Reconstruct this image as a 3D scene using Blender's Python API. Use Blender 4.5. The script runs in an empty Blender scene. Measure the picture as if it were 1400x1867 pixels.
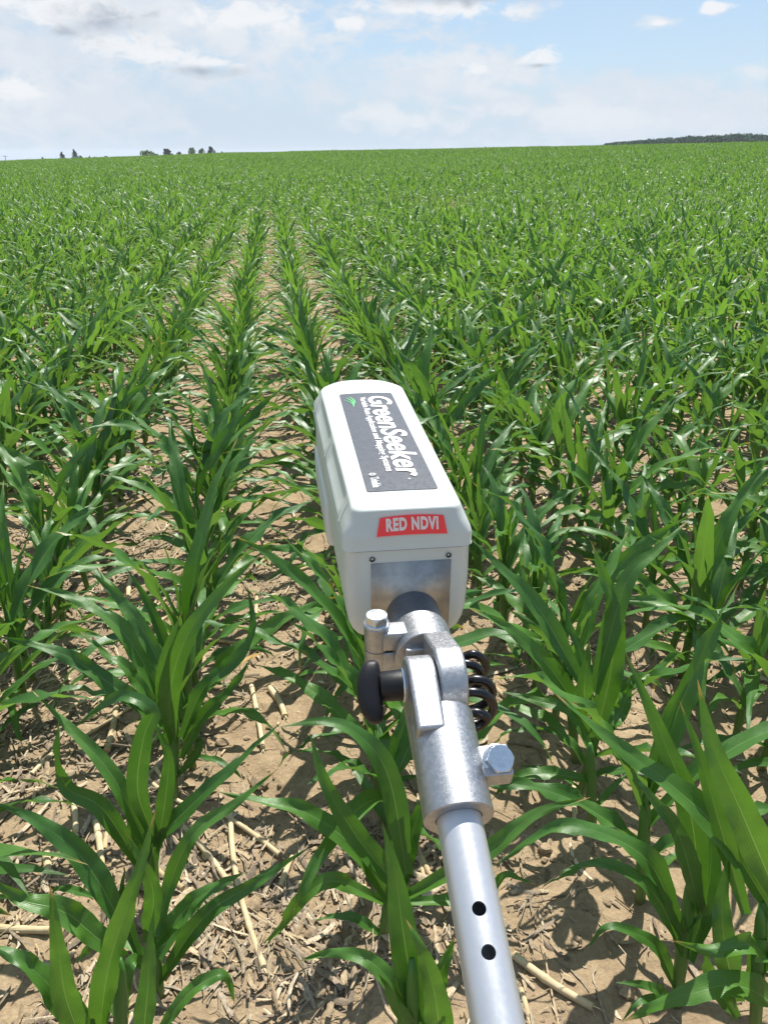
import bpy, math, random
import numpy as np
from mathutils import Matrix, Vector, Euler

R = math.radians
scene = bpy.context.scene
COL = scene.collection
rng = np.random.default_rng(7)
random.seed(7)

# ------------------------------------------------------------------ camera, sky, sun, exposure
PITCH, YAW, H = R(23.3), R(7.36), 1.55
FPX = 1494.0
cam = bpy.data.cameras.new('camera')
cam.sensor_fit = 'HORIZONTAL'; cam.sensor_width = 36.0
cam.lens = FPX / 1400.0 * 36.0
cam.clip_start = 0.02; cam.clip_end = 8000.0
cam_ob = bpy.data.objects.new('camera', cam); COL.objects.link(cam_ob)
cam_ob.location = (0, 0, H)
cam_ob.rotation_euler = (R(90) - PITCH, 0, -YAW)
scene.camera = cam_ob
CAM = np.array(Matrix.Translation((0, 0, H)) @ Euler((R(90) - PITCH, 0, -YAW)).to_matrix().to_4x4())
CAM3 = CAM[:3, :3] @ np.diag([1, -1, -1.0])     # x right, y down, z forward  ->  world
HEAD = np.array([math.sin(YAW), math.cos(YAW)]); SIDE = np.array([math.cos(YAW), -math.sin(YAW)])

def ray(px, py):
    return CAM3 @ np.array([(px - 700) / FPX, (py - 933.5) / FPX, 1.0])
def at(px, py, dist):
    """point on the pixel's ray at horizontal distance dist ahead of the camera"""
    d = ray(px, py); k = dist / (d[0] * HEAD[0] + d[1] * HEAD[1])
    return np.array([0, 0, H]) + d * k
def on_ground(px, py):
    d = ray(px, py); k = -H / d[2]
    return np.array([0, 0, H]) + d * k
def azel(px, py):
    d = ray(px, py); d = d / np.linalg.norm(d)
    return math.atan2(d[0], d[1]), math.asin(d[2])
def project(p):
    v = CAM3.T @ (np.asarray(p, float) - np.array([0, 0, H]))
    return 700 + FPX * v[0] / v[2], 933.5 + FPX * v[1] / v[2], v[2]

SUN_AZ, SUN_EL = R(22), R(60)
SKY = 0.072
scene.view_settings.view_transform = 'Standard'
scene.view_settings.look = 'None'
scene.view_settings.exposure = 0.85
scene.view_settings.gamma = 1.0
scene.view_settings.use_curve_mapping = False

sun = bpy.data.lights.new('sun', 'SUN'); sun.energy = 4.4; sun.angle = R(0.53); sun.color = (1.0, 0.955, 0.88)
sun_ob = bpy.data.objects.new('sun', sun); COL.objects.link(sun_ob)
sd = Vector((math.sin(SUN_AZ) * math.cos(SUN_EL), math.cos(SUN_AZ) * math.cos(SUN_EL), math.sin(SUN_EL)))
sun_ob.rotation_euler = sd.to_track_quat('Z', 'Y').to_euler()
sun_ob.location = sd * 50

class Nodes:
    def __init__(s, tree): s.t = tree
    def n(s, kind, **kw):
        n = s.t.nodes.new(kind)
        for k, v in kw.items():
            if hasattr(n, k) and not k[0].isupper(): setattr(n, k, v)
        return n
    def link(s, a, b): s.t.links.new(a, b)
    def val(s, sock, v):
        if isinstance(v, bpy.types.NodeSocket): s.link(v, sock)
        elif v is not None: sock.default_value = v
    def math(s, op, a, b=None, c=None, clamp=False):
        n = s.t.nodes.new('ShaderNodeMath'); n.operation = op; n.use_clamp = clamp
        for i, v in enumerate((a, b, c)): s.val(n.inputs[i], v)
        return n.outputs[0]
    def mix(s, f, a, b, mode='MIX'):
        n = s.t.nodes.new('ShaderNodeMix'); n.data_type = 'RGBA'; n.blend_type = mode
        s.val(n.inputs[0], f); s.val(n.inputs[6], a); s.val(n.inputs[7], b)
        return n.outputs[2]
    def noise(s, vec=None, scale=5, detail=4, rough=0.55, dist=0.0, dim='3D'):
        n = s.t.nodes.new('ShaderNodeTexNoise'); n.noise_dimensions = dim
        n.inputs['Scale'].default_value = scale; n.inputs['Detail'].default_value = detail
        n.inputs['Roughness'].default_value = rough; n.inputs['Distortion'].default_value = dist
        if vec is not None: s.link(vec, n.inputs['Vector'])
        return n.outputs[0]
    def ramp(s, f, stops):
        n = s.t.nodes.new('ShaderNodeValToRGB'); s.link(f, n.inputs[0]); e = n.color_ramp.elements
        while len(e) < len(stops): e.new(0.5)
        for el, (p, c) in zip(e, stops):
            el.position = p; el.color = c if len(c) == 4 else (*c, 1)
        return n.outputs[0]
    def smooth(s, x, lo, hi, a=0.0, b=1.0):
        n = s.t.nodes.new('ShaderNodeMapRange'); n.interpolation_type = 'SMOOTHSTEP'
        s.link(x, n.inputs[0])
        for i, v in enumerate((lo, hi, a, b)): n.inputs[i + 1].default_value = v
        return n.outputs[0]
    def bump(s, h, strength=0.3, dist=0.01, normal=None):
        n = s.t.nodes.new('ShaderNodeBump'); n.inputs['Strength'].default_value = strength; n.inputs['Distance'].default_value = dist
        s.link(h, n.inputs['Height'])
        if normal is not None: s.link(normal, n.inputs['Normal'])
        return n.outputs[0]

world = bpy.data.worlds.new('World'); scene.world = world
world.use_nodes = True
wt = world.node_tree; wt.nodes.clear(); W = Nodes(wt)
wout = wt.nodes.new('ShaderNodeOutputWorld'); bg = wt.nodes.new('ShaderNodeBackground')
W.link(bg.outputs[0], wout.inputs[0])
sky = wt.nodes.new('ShaderNodeTexSky'); sky.sky_type = 'NISHITA'; sky.sun_disc = False
sky.sun_elevation = SUN_EL; sky.sun_rotation = SUN_AZ
sky.air_density = 1.0; sky.dust_density = 0.6; sky.ozone_density = 1.5
bg.inputs[1].default_value = SKY
tc = wt.nodes.new('ShaderNodeTexCoord')
nrm = wt.nodes.new('ShaderNodeVectorMath'); nrm.operation = 'NORMALIZE'; W.link(tc.outputs['Generated'], nrm.inputs[0])
sep = wt.nodes.new('ShaderNodeSeparateXYZ'); W.link(nrm.outputs[0], sep.inputs[0])
dx, dy, dz = sep.outputs
az = W.math('ARCTAN2', dx, dy); el = W.math('ARCSINE', dz)
cmb = wt.nodes.new('ShaderNodeCombineXYZ')        # cloud-layer coordinates: the clouds flatten towards the horizon
zz = W.math('ADD', W.math('MAXIMUM', dz, 0.0), 0.10)
W.link(W.math('DIVIDE', dx, zz), cmb.inputs[0]); W.link(W.math('DIVIDE', dy, zz), cmb.inputs[1])
cv = cmb.outputs[0]
cae = wt.nodes.new('ShaderNodeCombineXYZ'); W.link(az, cae.inputs[0]); W.link(W.math('MULTIPLY', el, 1.8), cae.inputs[1])
ae = cae.outputs[0]
CV = lambda v: (v, v, v * 1.02, 1)
fine = W.noise(ae, 26, 8, 0.62, 0.35)
mid = W.noise(ae, 9, 7, 0.62, 0.4)
big = W.noise(cv, 0.55, 5, 0.6, 0.3)
fn = W.math('SUBTRACT', fine, 0.5); mn = W.math('SUBTRACT', mid, 0.5)

def blob(px, py, rx, ry):
    """signed closeness (1 at centre, 0 at rim) of a cloud centred in the direction seen at px,py"""
    a0, e0 = azel(px, py); a1, _ = azel(px + rx, py); _, e1 = azel(px, py - ry)
    u = W.math('DIVIDE', W.math('SUBTRACT', az, a0), abs(a1 - a0))
    v = W.math('DIVIDE', W.math('SUBTRACT', el, e0), abs(e1 - e0))
    d = W.math('SQRT', W.math('ADD', W.math('MULTIPLY', u, u), W.math('MULTIPLY', v, v)))
    return W.math('SUBTRACT', 1.0, d)
def layer(col, blobs, nz, amp, lo, hi, colour, k=1.0):
    m = None
    for b in blobs:
        d = blob(*b); m = d if m is None else W.math('MAXIMUM', m, d)
    f = W.math('ADD', m, W.math('MULTIPLY', nz, amp))
    f = W.math('MULTIPLY', W.smooth(f, lo, hi), k)
    return W.mix(f, col, colour)
EXPK = 2 ** -0.85
C = lambda r, g, b: (r * EXPK / SKY, g * EXPK / SKY, b * EXPK / SKY, 1)
skyc = sky.outputs[0]
# thin veil of high cloud, thicker to the left and towards the horizon
veil = W.math('ADD', W.smooth(el, 0.0, 0.11, 0.80, 0.06), W.math('MULTIPLY', mn, 0.9))
veil = W.math('ADD', veil, W.math('ADD', W.smooth(az, -0.20, 0.16, 0.55, 0.02), W.math('MULTIPLY', W.math('SUBTRACT', big, 0.5), 0.4)))
veil = W.math('MULTIPLY', veil, 1.0, clamp=True)
c = W.mix(0.55, skyc, C(0.44, 0.62, 0.85))
c = W.mix(W.smooth(el, 0.0, 0.10, 0.75, 0.0), c, C(0.55, 0.70, 0.86))
c = W.mix(W.math('MULTIPLY', veil, 0.85), c, C(0.60, 0.71, 0.83))
fm = W.math('ADD', fn, W.math('MULTIPLY', mn, 0.8))
c = layer(c, [(200, 40, 640, 190), (60, 185, 330, 80), (780, 150, 330, 70), (1150, 205, 480, 80)], fm, 2.6, -0.15, 0.75, C(0.72, 0.78, 0.86), 0.9)
c = layer(c, [(300, 108, 210, 50), (210, 25, 330, 80), (30, 170, 150, 70), (985, 104, 48, 32), (800, 8, 250, 44), (500, 60, 260, 70),
              (1310, 14, 46, 20), (1200, 41, 50, 15), (630, 42, 80, 34), (860, 145, 170, 46), (1390, 130, 120, 30), (1060, 205, 260, 40), (740, 215, 200, 46), (800, 110, 160, 30)], fm, 2.6, 0.05, 1.05, C(0.80, 0.84, 0.89), 0.9)
c = layer(c, [(290, 100, 110, 24), (985, 100, 40, 24), (800, 14, 170, 24), (1310, 12, 34, 12), (1200, 41, 26, 7), (630, 42, 42, 18), (30, 162, 80, 32), (860, 128, 40, 20), (150, 20, 190, 44), (450, 30, 150, 34), (215, 70, 150, 40), (380, 112, 80, 20), (985, 108, 44, 24)], fn, 3.2, 0.10, 0.75, C(0.90, 0.92, 0.95), 0.9)
c = layer(c, [(195, 42, 130, 58), (850, -6, 180, 26), (370, 128, 95, 18), (985, 118, 34, 8), (120, 58, 70, 20)], fm, 2.4, 0.05, 1.25, C(0.36, 0.43, 0.53), 0.85)
# the far side of the dome carries ordinary scattered cloud
W.link(c, bg.inputs[0])

# ------------------------------------------------------------------ helpers
def value_noise(x, y, seed):
    xi = np.floor(x).astype(np.int64); yi = np.floor(y).astype(np.int64); fx = x - xi; fy = y - yi
    def h(a, b):
        n = (a * 374761393 + b * 668265263 + seed * 1274126177) & 0x7fffffff
        n = ((n ^ (n >> 13)) * 1274126177) & 0x7fffffff
        return ((n ^ (n >> 16)) & 0xffff) / 65535.0
    fx = fx * fx * (3 - 2 * fx); fy = fy * fy * (3 - 2 * fy)
    return (h(xi, yi) * (1 - fx) + h(xi + 1, yi) * fx) * (1 - fy) + (h(xi, yi + 1) * (1 - fx) + h(xi + 1, yi + 1) * fx) * fy
def fbm(x, y, seed, oct=4, gain=0.5):
    s = 0; a = 1; t = 0
    for o in range(oct):
        s = s + a * (value_noise(x * 2 ** o, y * 2 ** o, seed + o) - 0.5); t += a; a *= gain
    return s / t
def sstep(t):
    t = np.clip(t, 0, 1); return t * t * (3 - 2 * t)

CREST = 170.0
def terrain(x, y):
    x = np.asarray(x, float); y = np.asarray(y, float)
    p = x * HEAD[0] + y * HEAD[1]; q = x * SIDE[0] + y * SIDE[1]
    qq = q * np.clip(CREST / np.maximum(p, 40), 0.03, 4.0)
    hc = np.interp(qq, [-400, -120, -73, -31, 0, 31, 73, 120, 400], [-1.5, -0.3, 0.72, 1.95, 2.55, 3.0, 3.75, 4.3, 6.5])
    up = sstep((p - 6) / (CREST - 6))
    z = hc * up
    # beyond the crest the land keeps just under the line of sight, then drops to a far plain
    ext = H + (hc - 1.05) * p / CREST - 0.5 - (p - CREST) * 0.0012
    ext = ext - np.clip(p - 1150, 0, None) * 0.06
    z = np.where(p > CREST, np.maximum(ext, np.minimum(-3.0, hc)), z)
    return z
def soil(x, y):
    """terrain plus the clods and hollows of the worked soil"""
    x = np.asarray(x, float); y = np.asarray(y, float)
    d = np.hypot(x, y)
    k = np.clip(1.3 - d / 18, 0, 1)
    n = 0.030 * fbm(x * 2.2, y * 2.2, 3, 3) + 0.034 * fbm(x * 9, y * 9, 11, 3) + 0.020 * np.abs(fbm(x * 26, y * 26, 31, 3))
    return terrain(x, y) + n * k

class MB:
    def __init__(s): s.v = []; s.f = []; s.uv = []; s.m = []; s.c = []; s.n = 0
    def add(s, v, f, uv=None, m=0, c=None):
        v = np.asarray(v, float).reshape(-1, 3)
        s.v.append(v); s.f += [tuple(i + s.n for i in q) for q in f]; s.m += [m] * len(f)
        s.uv.append(np.zeros((len(v), 2)) if uv is None else np.asarray(uv, float))
        s.c.append(np.tile(np.array([1, 1, 1, 1.0]) if c is None else np.array([*c, 1.0]), (len(v), 1)))
        s.n += len(v)
    def grid(s, P, UV=None, m=0, closed=False, c=None):
        P = np.asarray(P); a, b = P.shape[:2]; f = []
        for i in range(a - 1):
            for j in range(b if closed else b - 1):
                j2 = (j + 1) % b
                f.append((i * b + j, i * b + j2, (i + 1) * b + j2, (i + 1) * b + j))
        s.add(P.reshape(-1, 3), f, None if UV is None else np.asarray(UV).reshape(-1, 2), m, c)
    def loft(s, loops, cap0=True, cap1=True, m=0):
        L = np.asarray(loops); n = L.shape[1]; base = s.n
        s.grid(L, None, m, True)
        if cap0: s.f.append(tuple(base + i for i in reversed(range(n)))); s.m.append(m)
        if cap1: s.f.append(tuple(base + (len(L) - 1) * n + i for i in range(n))); s.m.append(m)
    def tube(s, path, rad, n=10, m=0, cap=True, c=None, ref=(0, 0, 1)):
        path = np.asarray(path, float); k = len(path)
        rad = np.broadcast_to(np.asarray(rad, float), (k,))
        t = np.gradient(path, axis=0); t /= np.linalg.norm(t, axis=1)[:, None] + 1e-12
        ref = np.asarray(ref, float)
        if abs(t[0] @ ref) > 0.9: ref = np.array([1.0, 0.13, 0])
        x = np.cross(t[0], ref); x /= np.linalg.norm(x); loops = []
        for i in range(k):
            x = x - t[i] * (x @ t[i]); x /= np.linalg.norm(x); y = np.cross(t[i], x)
            a = np.arange(n) * 2 * math.pi / n
            loops.append(path[i] + rad[i] * (np.cos(a)[:, None] * x + np.sin(a)[:, None] * y))
        base = s.n
        uv = np.stack(np.meshgrid(np.linspace(0, 1, n), np.linspace(0, 1, k)), -1)
        s.grid(loops, uv, m, True, c)
        if cap:
            s.f.append(tuple(base + i for i in reversed(range(n)))); s.m.append(m)
            s.f.append(tuple(base + (k - 1) * n + i for i in range(n))); s.m.append(m)
    def mesh(s, name, mats, smooth=True, sharp=None, colour=False):
        me = bpy.data.meshes.new(name)
        v = np.concatenate(s.v); f = s.f
        me.vertices.add(len(v)); me.vertices.foreach_set('co', v.ravel())
        ln = np.fromiter((len(q) for q in f), np.int32, len(f)); st = np.concatenate([[0], np.cumsum(ln)[:-1]]).astype(np.int32)
        idx = np.fromiter((i for q in f for i in q), np.int32, int(ln.sum()))
        me.loops.add(len(idx)); me.loops.foreach_set('vertex_index', idx)
        me.polygons.add(len(f)); me.polygons.foreach_set('loop_start', st); me.polygons.foreach_set('loop_total', ln)
        me.polygons.foreach_set('material_index', np.array(s.m, np.int32))
        me.polygons.foreach_set('use_smooth', np.full(len(f), smooth))
        uvl = me.uv_layers.new(name='UVMap'); uvl.data.foreach_set('uv', np.concatenate(s.uv)[idx].astype(np.float32).ravel())
        if colour:
            ca = me.color_attributes.new('tint', 'FLOAT_COLOR', 'POINT'); ca.data.foreach_set('color', np.concatenate(s.c).astype(np.float32).ravel())
        for m in (mats if isinstance(mats, (list, tuple)) else [mats]): me.materials.append(m)
        me.update(calc_edges=True); me.validate()
        if sharp is not None: me.set_sharp_from_angle(angle=R(sharp))
        return me
    def build(s, name, mats, parent=None, **kw):
        return link(name, s.mesh(name, mats, **kw), parent)
def link(name, me, parent=None):
    o = bpy.data.objects.new(name, me); COL.objects.link(o)
    if parent is not None: o.parent = parent
    return o
def bevel(o, w=0.001, seg=2, angle=35):
    b = o.modifiers.new('bevel', 'BEVEL'); b.width = w; b.segments = seg; b.limit_method = 'ANGLE'; b.angle_limit = R(angle)
    return o
def empty(name, loc=(0, 0, 0)):
    o = bpy.data.objects.new(name, None); COL.objects.link(o); o.location = loc; o.empty_display_size = 0.05; return o
def tag(o, label=None, cat=None, group=None, kind=None):
    if label: o['label'] = label
    if cat: o['category'] = cat
    if group: o['group'] = group
    if kind: o['kind'] = kind
    return o

# ------------------------------------------------------------------ materials
def material(name):
    m = bpy.data.materials.new(name); m.use_nodes = True; m.node_tree.nodes.clear()
    N = Nodes(m.node_tree); out = N.n('ShaderNodeOutputMaterial'); p = N.n('ShaderNodeBsdfPrincipled')
    N.link(p.outputs[0], out.inputs[0]); return m, N, p, out
def obj_coords(N):
    return N.n('ShaderNodeTexCoord').outputs['Object']
def simple(name, col, rough, metal=0.0, nscale=40, var=0.12, bump=0.0, bdist=0.001, rvar=0.1, spec=0.5):
    m, N, p, _ = material(name); oc = obj_coords(N)
    n = N.noise(oc, nscale, 5, 0.6)
    k = N.smooth(n, 0.25, 0.75, 1 - var, 1 + var)
    cc = N.mix(1.0, (*col, 1), k, 'MULTIPLY')
    N.link(cc, p.inputs['Base Color']); p.inputs['Metallic'].default_value = metal
    N.link(N.smooth(N.noise(oc, nscale * 2.3, 4), 0.3, 0.7, rough - rvar, rough + rvar), p.inputs['Roughness'])
    p.inputs['Specular IOR Level'].default_value = spec
    if bump: N.link(N.bump(N.noise(oc, nscale * 6, 4, 0.65), bump, bdist), p.inputs['Normal'])
    return m

def leaf_material(name, dark, light, back, rough=0.42, trans=0.30, dry=None):
    m, N, p, out = material(name)
    uvn = N.n('ShaderNodeUVMap'); s = N.n('ShaderNodeSeparateXYZ'); N.link(uvn.outputs[0], s.inputs[0]); u, v = s.outputs[0], s.outputs[1]
    oi = N.n('ShaderNodeObjectInfo'); geo = N.n('ShaderNodeNewGeometry')
    oc = obj_coords(N)
    n1 = N.noise(oc, 14, 5, 0.65)
    f = N.math('ADD', N.math('MULTIPLY', oi.outputs['Random'], 0.55), N.math('MULTIPLY', n1, 0.6))
    f = N.math('ADD', f, N.math('MULTIPLY', v, -0.12), clamp=True)
    base = N.mix(f, (*dark, 1), (*light, 1))
    au = N.math('ABSOLUTE', N.math('SUBTRACT', u, 0.5))
    veins = N.math('SINE', N.math('MULTIPLY', u, 75.0))
    base = N.mix(N.math('MULTIPLY', N.smooth(veins, 0.2, 1.0), 0.07), base, (*back, 1))
    rib = N.math('SUBTRACT', 1.0, N.smooth(au, 0.008, 0.045))
    rib = N.math('MULTIPLY', rib, N.smooth(v, 0.30, 0.85, 0.55, 0.04))
    base = N.mix(rib, base, (0.17, 0.30, 0.11, 1))
    base = N.mix(N.math('MULTIPLY', geo.outputs['Backfacing'], 0.45), base, (*back, 1))
    tip = N.math('MULTIPLY', N.smooth(N.math('ADD', v, N.math('MULTIPLY', n1, 0.06)), 0.955, 1.01), N.smooth(oi.outputs['Random'], 0.35, 0.6))
    base = N.mix(tip, base, (0.38, 0.27, 0.10, 1))
    if dry is not None:
        base = N.mix(N.smooth(N.math('ADD', v, N.math('MULTIPLY', n1, 0.5)), 0.55, 0.95), base, (*dry, 1))
    N.link(base, p.inputs['Base Color'])
    N.link(N.smooth(N.noise(oc, 30, 3), 0.3, 0.7, rough - 0.07, rough + 0.10), p.inputs['Roughness'])
    p.inputs['Specular IOR Level'].default_value = 0.55
    h = N.math('ADD', N.math('MULTIPLY', veins, 0.10), N.math('MULTIPLY', rib, -1.2))
    h = N.math('ADD', h, N.math('MULTIPLY', N.noise(oc, 38, 4), 2.2))
    bn = N.bump(h, 0.45, 0.0016); N.link(bn, p.inputs['Normal'])
    tr = N.n('ShaderNodeBsdfTranslucent'); N.link(N.mix(1.0, base, (1.7, 1.58, 0.58, 1), 'MULTIPLY'), tr.inputs[0]); N.link(bn, tr.inputs[1])
    mx = N.n('ShaderNodeMixShader'); mx.inputs[0].default_value = trans
    N.link(p.outputs[0], mx.inputs[1]); N.link(tr.outputs[0], mx.inputs[2]); N.link(mx.outputs[0], out.inputs[0])
    return m
LEAF = leaf_material('corn_leaf', (0.026, 0.100, 0.018), (0.088, 0.215, 0.026), (0.115, 0.22, 0.080))
LEAF_FIELD = leaf_material('corn_leaf_field', (0.029, 0.108, 0.018), (0.094, 0.228, 0.028), (0.14, 0.25, 0.10), rough=0.43, trans=0.43)
LEAF_DRY = leaf_material('corn_leaf_yellowing', (0.05, 0.14, 0.02), (0.12, 0.22, 0.03), (0.2, 0.25, 0.06), dry=(0.42, 0.27, 0.08))

def stalk_material():
    m, N, p, out = material('corn_stalk_green')
    uvn = N.n('ShaderNodeUVMap'); s = N.n('ShaderNodeSeparateXYZ'); N.link(uvn.outputs[0], s.inputs[0])
    oc = obj_coords(N); n = N.noise(oc, 25, 4)
    c = N.ramp(N.math('ADD', s.outputs[1], N.math('MULTIPLY', N.math('SUBTRACT', n, 0.5), 0.3)),
               [(0.0, (0.16, 0.15, 0.06)), (0.14, (0.10, 0.17, 0.035)), (0.5, (0.055, 0.15, 0.025)), (1.0, (0.05, 0.16, 0.022))])
    N.link(c, p.inputs['Base Color']); p.inputs['Roughness'].default_value = 0.45
    N.link(N.bump(N.math('SINE', N.math('MULTIPLY', s.outputs[0], 160.0)), 0.2, 0.0006), p.inputs['Normal'])
    return m
STALK = stalk_material()

def soil_material():
    m, N, p, out = material('dry_soil')
    geo = N.n('ShaderNodeNewGeometry'); pos = geo.outputs['Position']
    big_ = N.noise(pos, 1.6, 4, 0.6); med = N.noise(pos, 14, 6, 0.65); fin = N.noise(pos, 90, 5, 0.7)
    c = N.ramp(N.math('ADD', N.math('MULTIPLY', big_, 0.45), N.math('MULTIPLY', med, 0.55)),
               [(0.25, (0.22, 0.150, 0.095)), (0.45, (0.315, 0.236, 0.146)), (0.6, (0.395, 0.303, 0.190)), (0.8, (0.46, 0.366, 0.246))])
    c = N.mix(N.smooth(fin, 0.35, 0.7, 0.35, 0.0), c, (0.14, 0.09, 0.055, 1))
    vor = N.n('ShaderNodeTexVoronoi'); vor.feature = 'DISTANCE_TO_EDGE'; vor.inputs['Scale'].default_value = 9.0
    wv = N.n('ShaderNodeVectorMath'); wv.operation = 'ADD'
    nv = N.n('ShaderNodeTexNoise'); nv.inputs['Scale'].default_value = 14.0; nv.inputs['Detail'].default_value = 4
    N.link(pos, nv.inputs['Vector'])
    sc_ = N.n('ShaderNodeVectorMath'); sc_.operation = 'SCALE'; sc_.inputs[3].default_value = 0.12; N.link(nv.outputs[1], sc_.inputs[0])
    N.link(pos, wv.inputs[0]); N.link(sc_.outputs[0], wv.inputs[1]); N.link(wv.outputs[0], vor.inputs['Vector'])
    crack = N.smooth(vor.outputs[0], 0.0, 0.022)
    crack = N.math('MAXIMUM', crack, N.smooth(big_, 0.42, 0.58, 1.0, 0.0))
    N.link(c, p.inputs['Base Color']); p.inputs['Roughness'].default_value = 0.95; p.inputs['Specular IOR Level'].default_value = 0.15
    h = N.math('ADD', N.math('MULTIPLY', med, 1.0), N.math('ADD', N.math('MULTIPLY', fin, 0.35), N.math('MULTIPLY', crack, 0.7)))
    N.link(N.bump(h, 0.75, 0.02), p.inputs['Normal'])
    return m
SOIL = soil_material()

def tint_material(name, rough=0.8, trans=0.0, spec=0.3):
    m, N, p, out = material(name)
    a = N.n('ShaderNodeVertexColor'); a.layer_name = 'tint'
    oc = N.n('ShaderNodeNewGeometry').outputs['Position']
    n = N.noise(oc, 120, 4, 0.65)
    N.link(N.mix(1.0, a.outputs[0], N.smooth(n, 0.25, 0.8, 0.62, 1.25), 'MULTIPLY'), p.inputs['Base Color'])
    p.inputs['Roughness'].default_value = rough; p.inputs['Specular IOR Level'].default_value = spec
    N.link(N.bump(n, 0.4, 0.002), p.inputs['Normal'])
    return m
RESIDUE = tint_material('straw_residue', 0.7)
CLOD = tint_material('soil_clod', 0.95, spec=0.1)
def straw_material():
    m, N, p, out = material('dry_stalk')
    uvn = N.n('ShaderNodeUVMap'); s = N.n('ShaderNodeSeparateXYZ'); N.link(uvn.outputs[0], s.inputs[0])
    oi = N.n('ShaderNodeObjectInfo'); oc = obj_coords(N)
    mp = N.n('ShaderNodeMapping'); mp.inputs['Scale'].default_value = (60, 60, 6); N.link(oc, mp.inputs[0])
    n = N.noise(oc, 28, 4, 0.6); g = N.math('SINE', N.math('MULTIPLY', s.outputs[0], 110.0))
    c = N.ramp(N.math('ADD', N.math('MULTIPLY', n, 0.7), N.math('MULTIPLY', oi.outputs['Random'], 0.3)),
               [(0.2, (0.26, 0.18, 0.09)), (0.40, (0.50, 0.38, 0.21)), (0.6, (0.64, 0.52, 0.32)), (0.9, (0.70, 0.60, 0.42))])
    c = N.mix(N.math('MULTIPLY', N.smooth(g, 0.0, 1.0), 0.3), c, (0.26, 0.17, 0.08, 1))
    N.link(c, p.inputs['Base Color']); p.inputs['Roughness'].default_value = 0.6
    N.link(N.bump(g, 0.4, 0.001), p.inputs['Normal'])
    return m
STRAW = straw_material()

# ------------------------------------------------------------------ ground: one sheet out to the horizon
def axis(lo, hi, fine_lo, fine_hi, step, growth):
    a = list(np.arange(fine_lo, fine_hi, step)); s = step; x = a[-1]
    while x < hi:
        s *= growth; x += s; a.append(x)
    s = step; x = a[0]; b = []
    while x > lo:
        s *= growth * 1.03; x -= s; b.append(x)
    return np.array(b[::-1] + a)
pa = axis(-60, 4500, 0.75, 3.6, 0.011, 1.018); qa = axis(-3500, 3500, -1.5, 1.9, 0.012, 1.03)
PP, QQ = np.meshgrid(pa, qa, indexing='ij')
GX = PP * HEAD[0] + QQ * SIDE[0]; GY = PP * HEAD[1] + QQ * SIDE[1]
GZ = soil(GX, GY)
g = MB(); a_, b_ = PP.shape
ii = (np.arange(a_ - 1)[:, None] * b_ + np.arange(b_ - 1)[None, :]).ravel()
g.v.append(np.stack([GX, GY, GZ], -1).reshape(-1, 3)); g.uv.append(np.zeros((a_ * b_, 2))); g.c.append(np.ones((a_ * b_, 4)))
g.f = [tuple(q) for q in np.stack([ii, ii + 1, ii + b_ + 1, ii + b_], 1)[:, ::-1].tolist()]; g.m = [0] * len(g.f); g.n = a_ * b_
ground = tag(g.build('ground', SOIL), 'dry tan soil of the corn field', 'soil', kind='structure')

# ------------------------------------------------------------------ corn
def leaf_rows(cl, side0, width, fold, twist, wave, seed, js, roll=0.0):
    """cross-section rows of one corn blade along centreline cl; returns points and uv"""
    cl = np.asarray(cl, float); n = len(cl); s = np.linspace(0, 1, n)
    t = np.gradient(cl, axis=0); t /= np.linalg.norm(t, axis=1)[:, None]
    side0 = np.broadcast_to(side0, t.shape); side = side0 - t * (t * side0).sum(1)[:, None]; side /= np.linalg.norm(side, axis=1)[:, None]
    nor = np.cross(side, t)
    tw = twist * s ** 1.3 + roll
    side, nor = side * np.cos(tw)[:, None] + nor * np.sin(tw)[:, None], nor * np.cos(tw)[:, None] - side * np.sin(tw)[:, None]
    prof = np.where(s < 0.38, 0.58 + 0.42 * sstep(s / 0.38), 1.0) * np.clip(1 - np.clip((s - 0.26) / 0.74, 0, 1) ** 1.55, 0, 1) ** 1.0
    prof = np.maximum(prof, 0.012)
    fo = fold * (0.22 + 0.78 * (1 - s) ** 2.2)
    r = np.random.default_rng(seed); ph = r.uniform(0, 6.28, 2); fr = r.uniform(2.2, 4.2, 2)
    rows = []
    for j in js:
        k = 0 if j < 0 else 1
        wv = wave * width * (np.sin(ph[k] + fr[k] * 6.28 * s) + 0.45 * np.sin(ph[1 - k] + 2.3 * fr[k] * 6.28 * s)) * abs(j) ** 2 * sstep(s / 0.25) * sstep((1 - s) / 0.12)
        w = width * prof
        rows.append(cl + side * (w * j * np.cos(fo))[:, None] + nor * (w * (abs(j) ** 1.35) * np.sin(fo) + wv)[:, None])
    P = np.stack(rows, 1); U = np.stack(np.meshgrid((np.array(js) + 1) / 2, s), -1)
    return P, U
JS_HI = (-1, -0.68, -0.34, -0.08, 0.08, 0.34, 0.68, 1); JS_LO = (-1, 0, 1); JS_MID = (-1, -0.45, 0, 0.45, 1)
def arc(base, az_, e0, bend, L, n, drift=0.0, pw=1.5):
    s = np.linspace(0, 1, n); sm = (s[1:] + s[:-1]) / 2
    e = e0 - bend * sm ** pw; a = az_ + drift * sm ** 1.5
    d = np.stack([np.cos(a) * np.cos(e), np.sin(a) * np.cos(e), np.sin(e)], 1) * (L / (n - 1))
    return np.concatenate([[base], base + np.cumsum(d, 0)])
SPEC = [  # height, length, half width, elevation, bend   (lowest leaf first)
    (0.035, 0.17, 0.011, 28, 75), (0.065, 0.27, 0.016, 38, 85), (0.105, 0.37, 0.021, 46, 80), (0.145, 0.46, 0.0255, 52, 72),
    (0.185, 0.51, 0.0280, 56, 66), (0.220, 0.50, 0.0285, 61, 58), (0.245, 0.46, 0.0265, 67, 44), (0.262, 0.37, 0.020, 75, 28), (0.270, 0.28, 0.012, 83, 12)]
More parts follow.
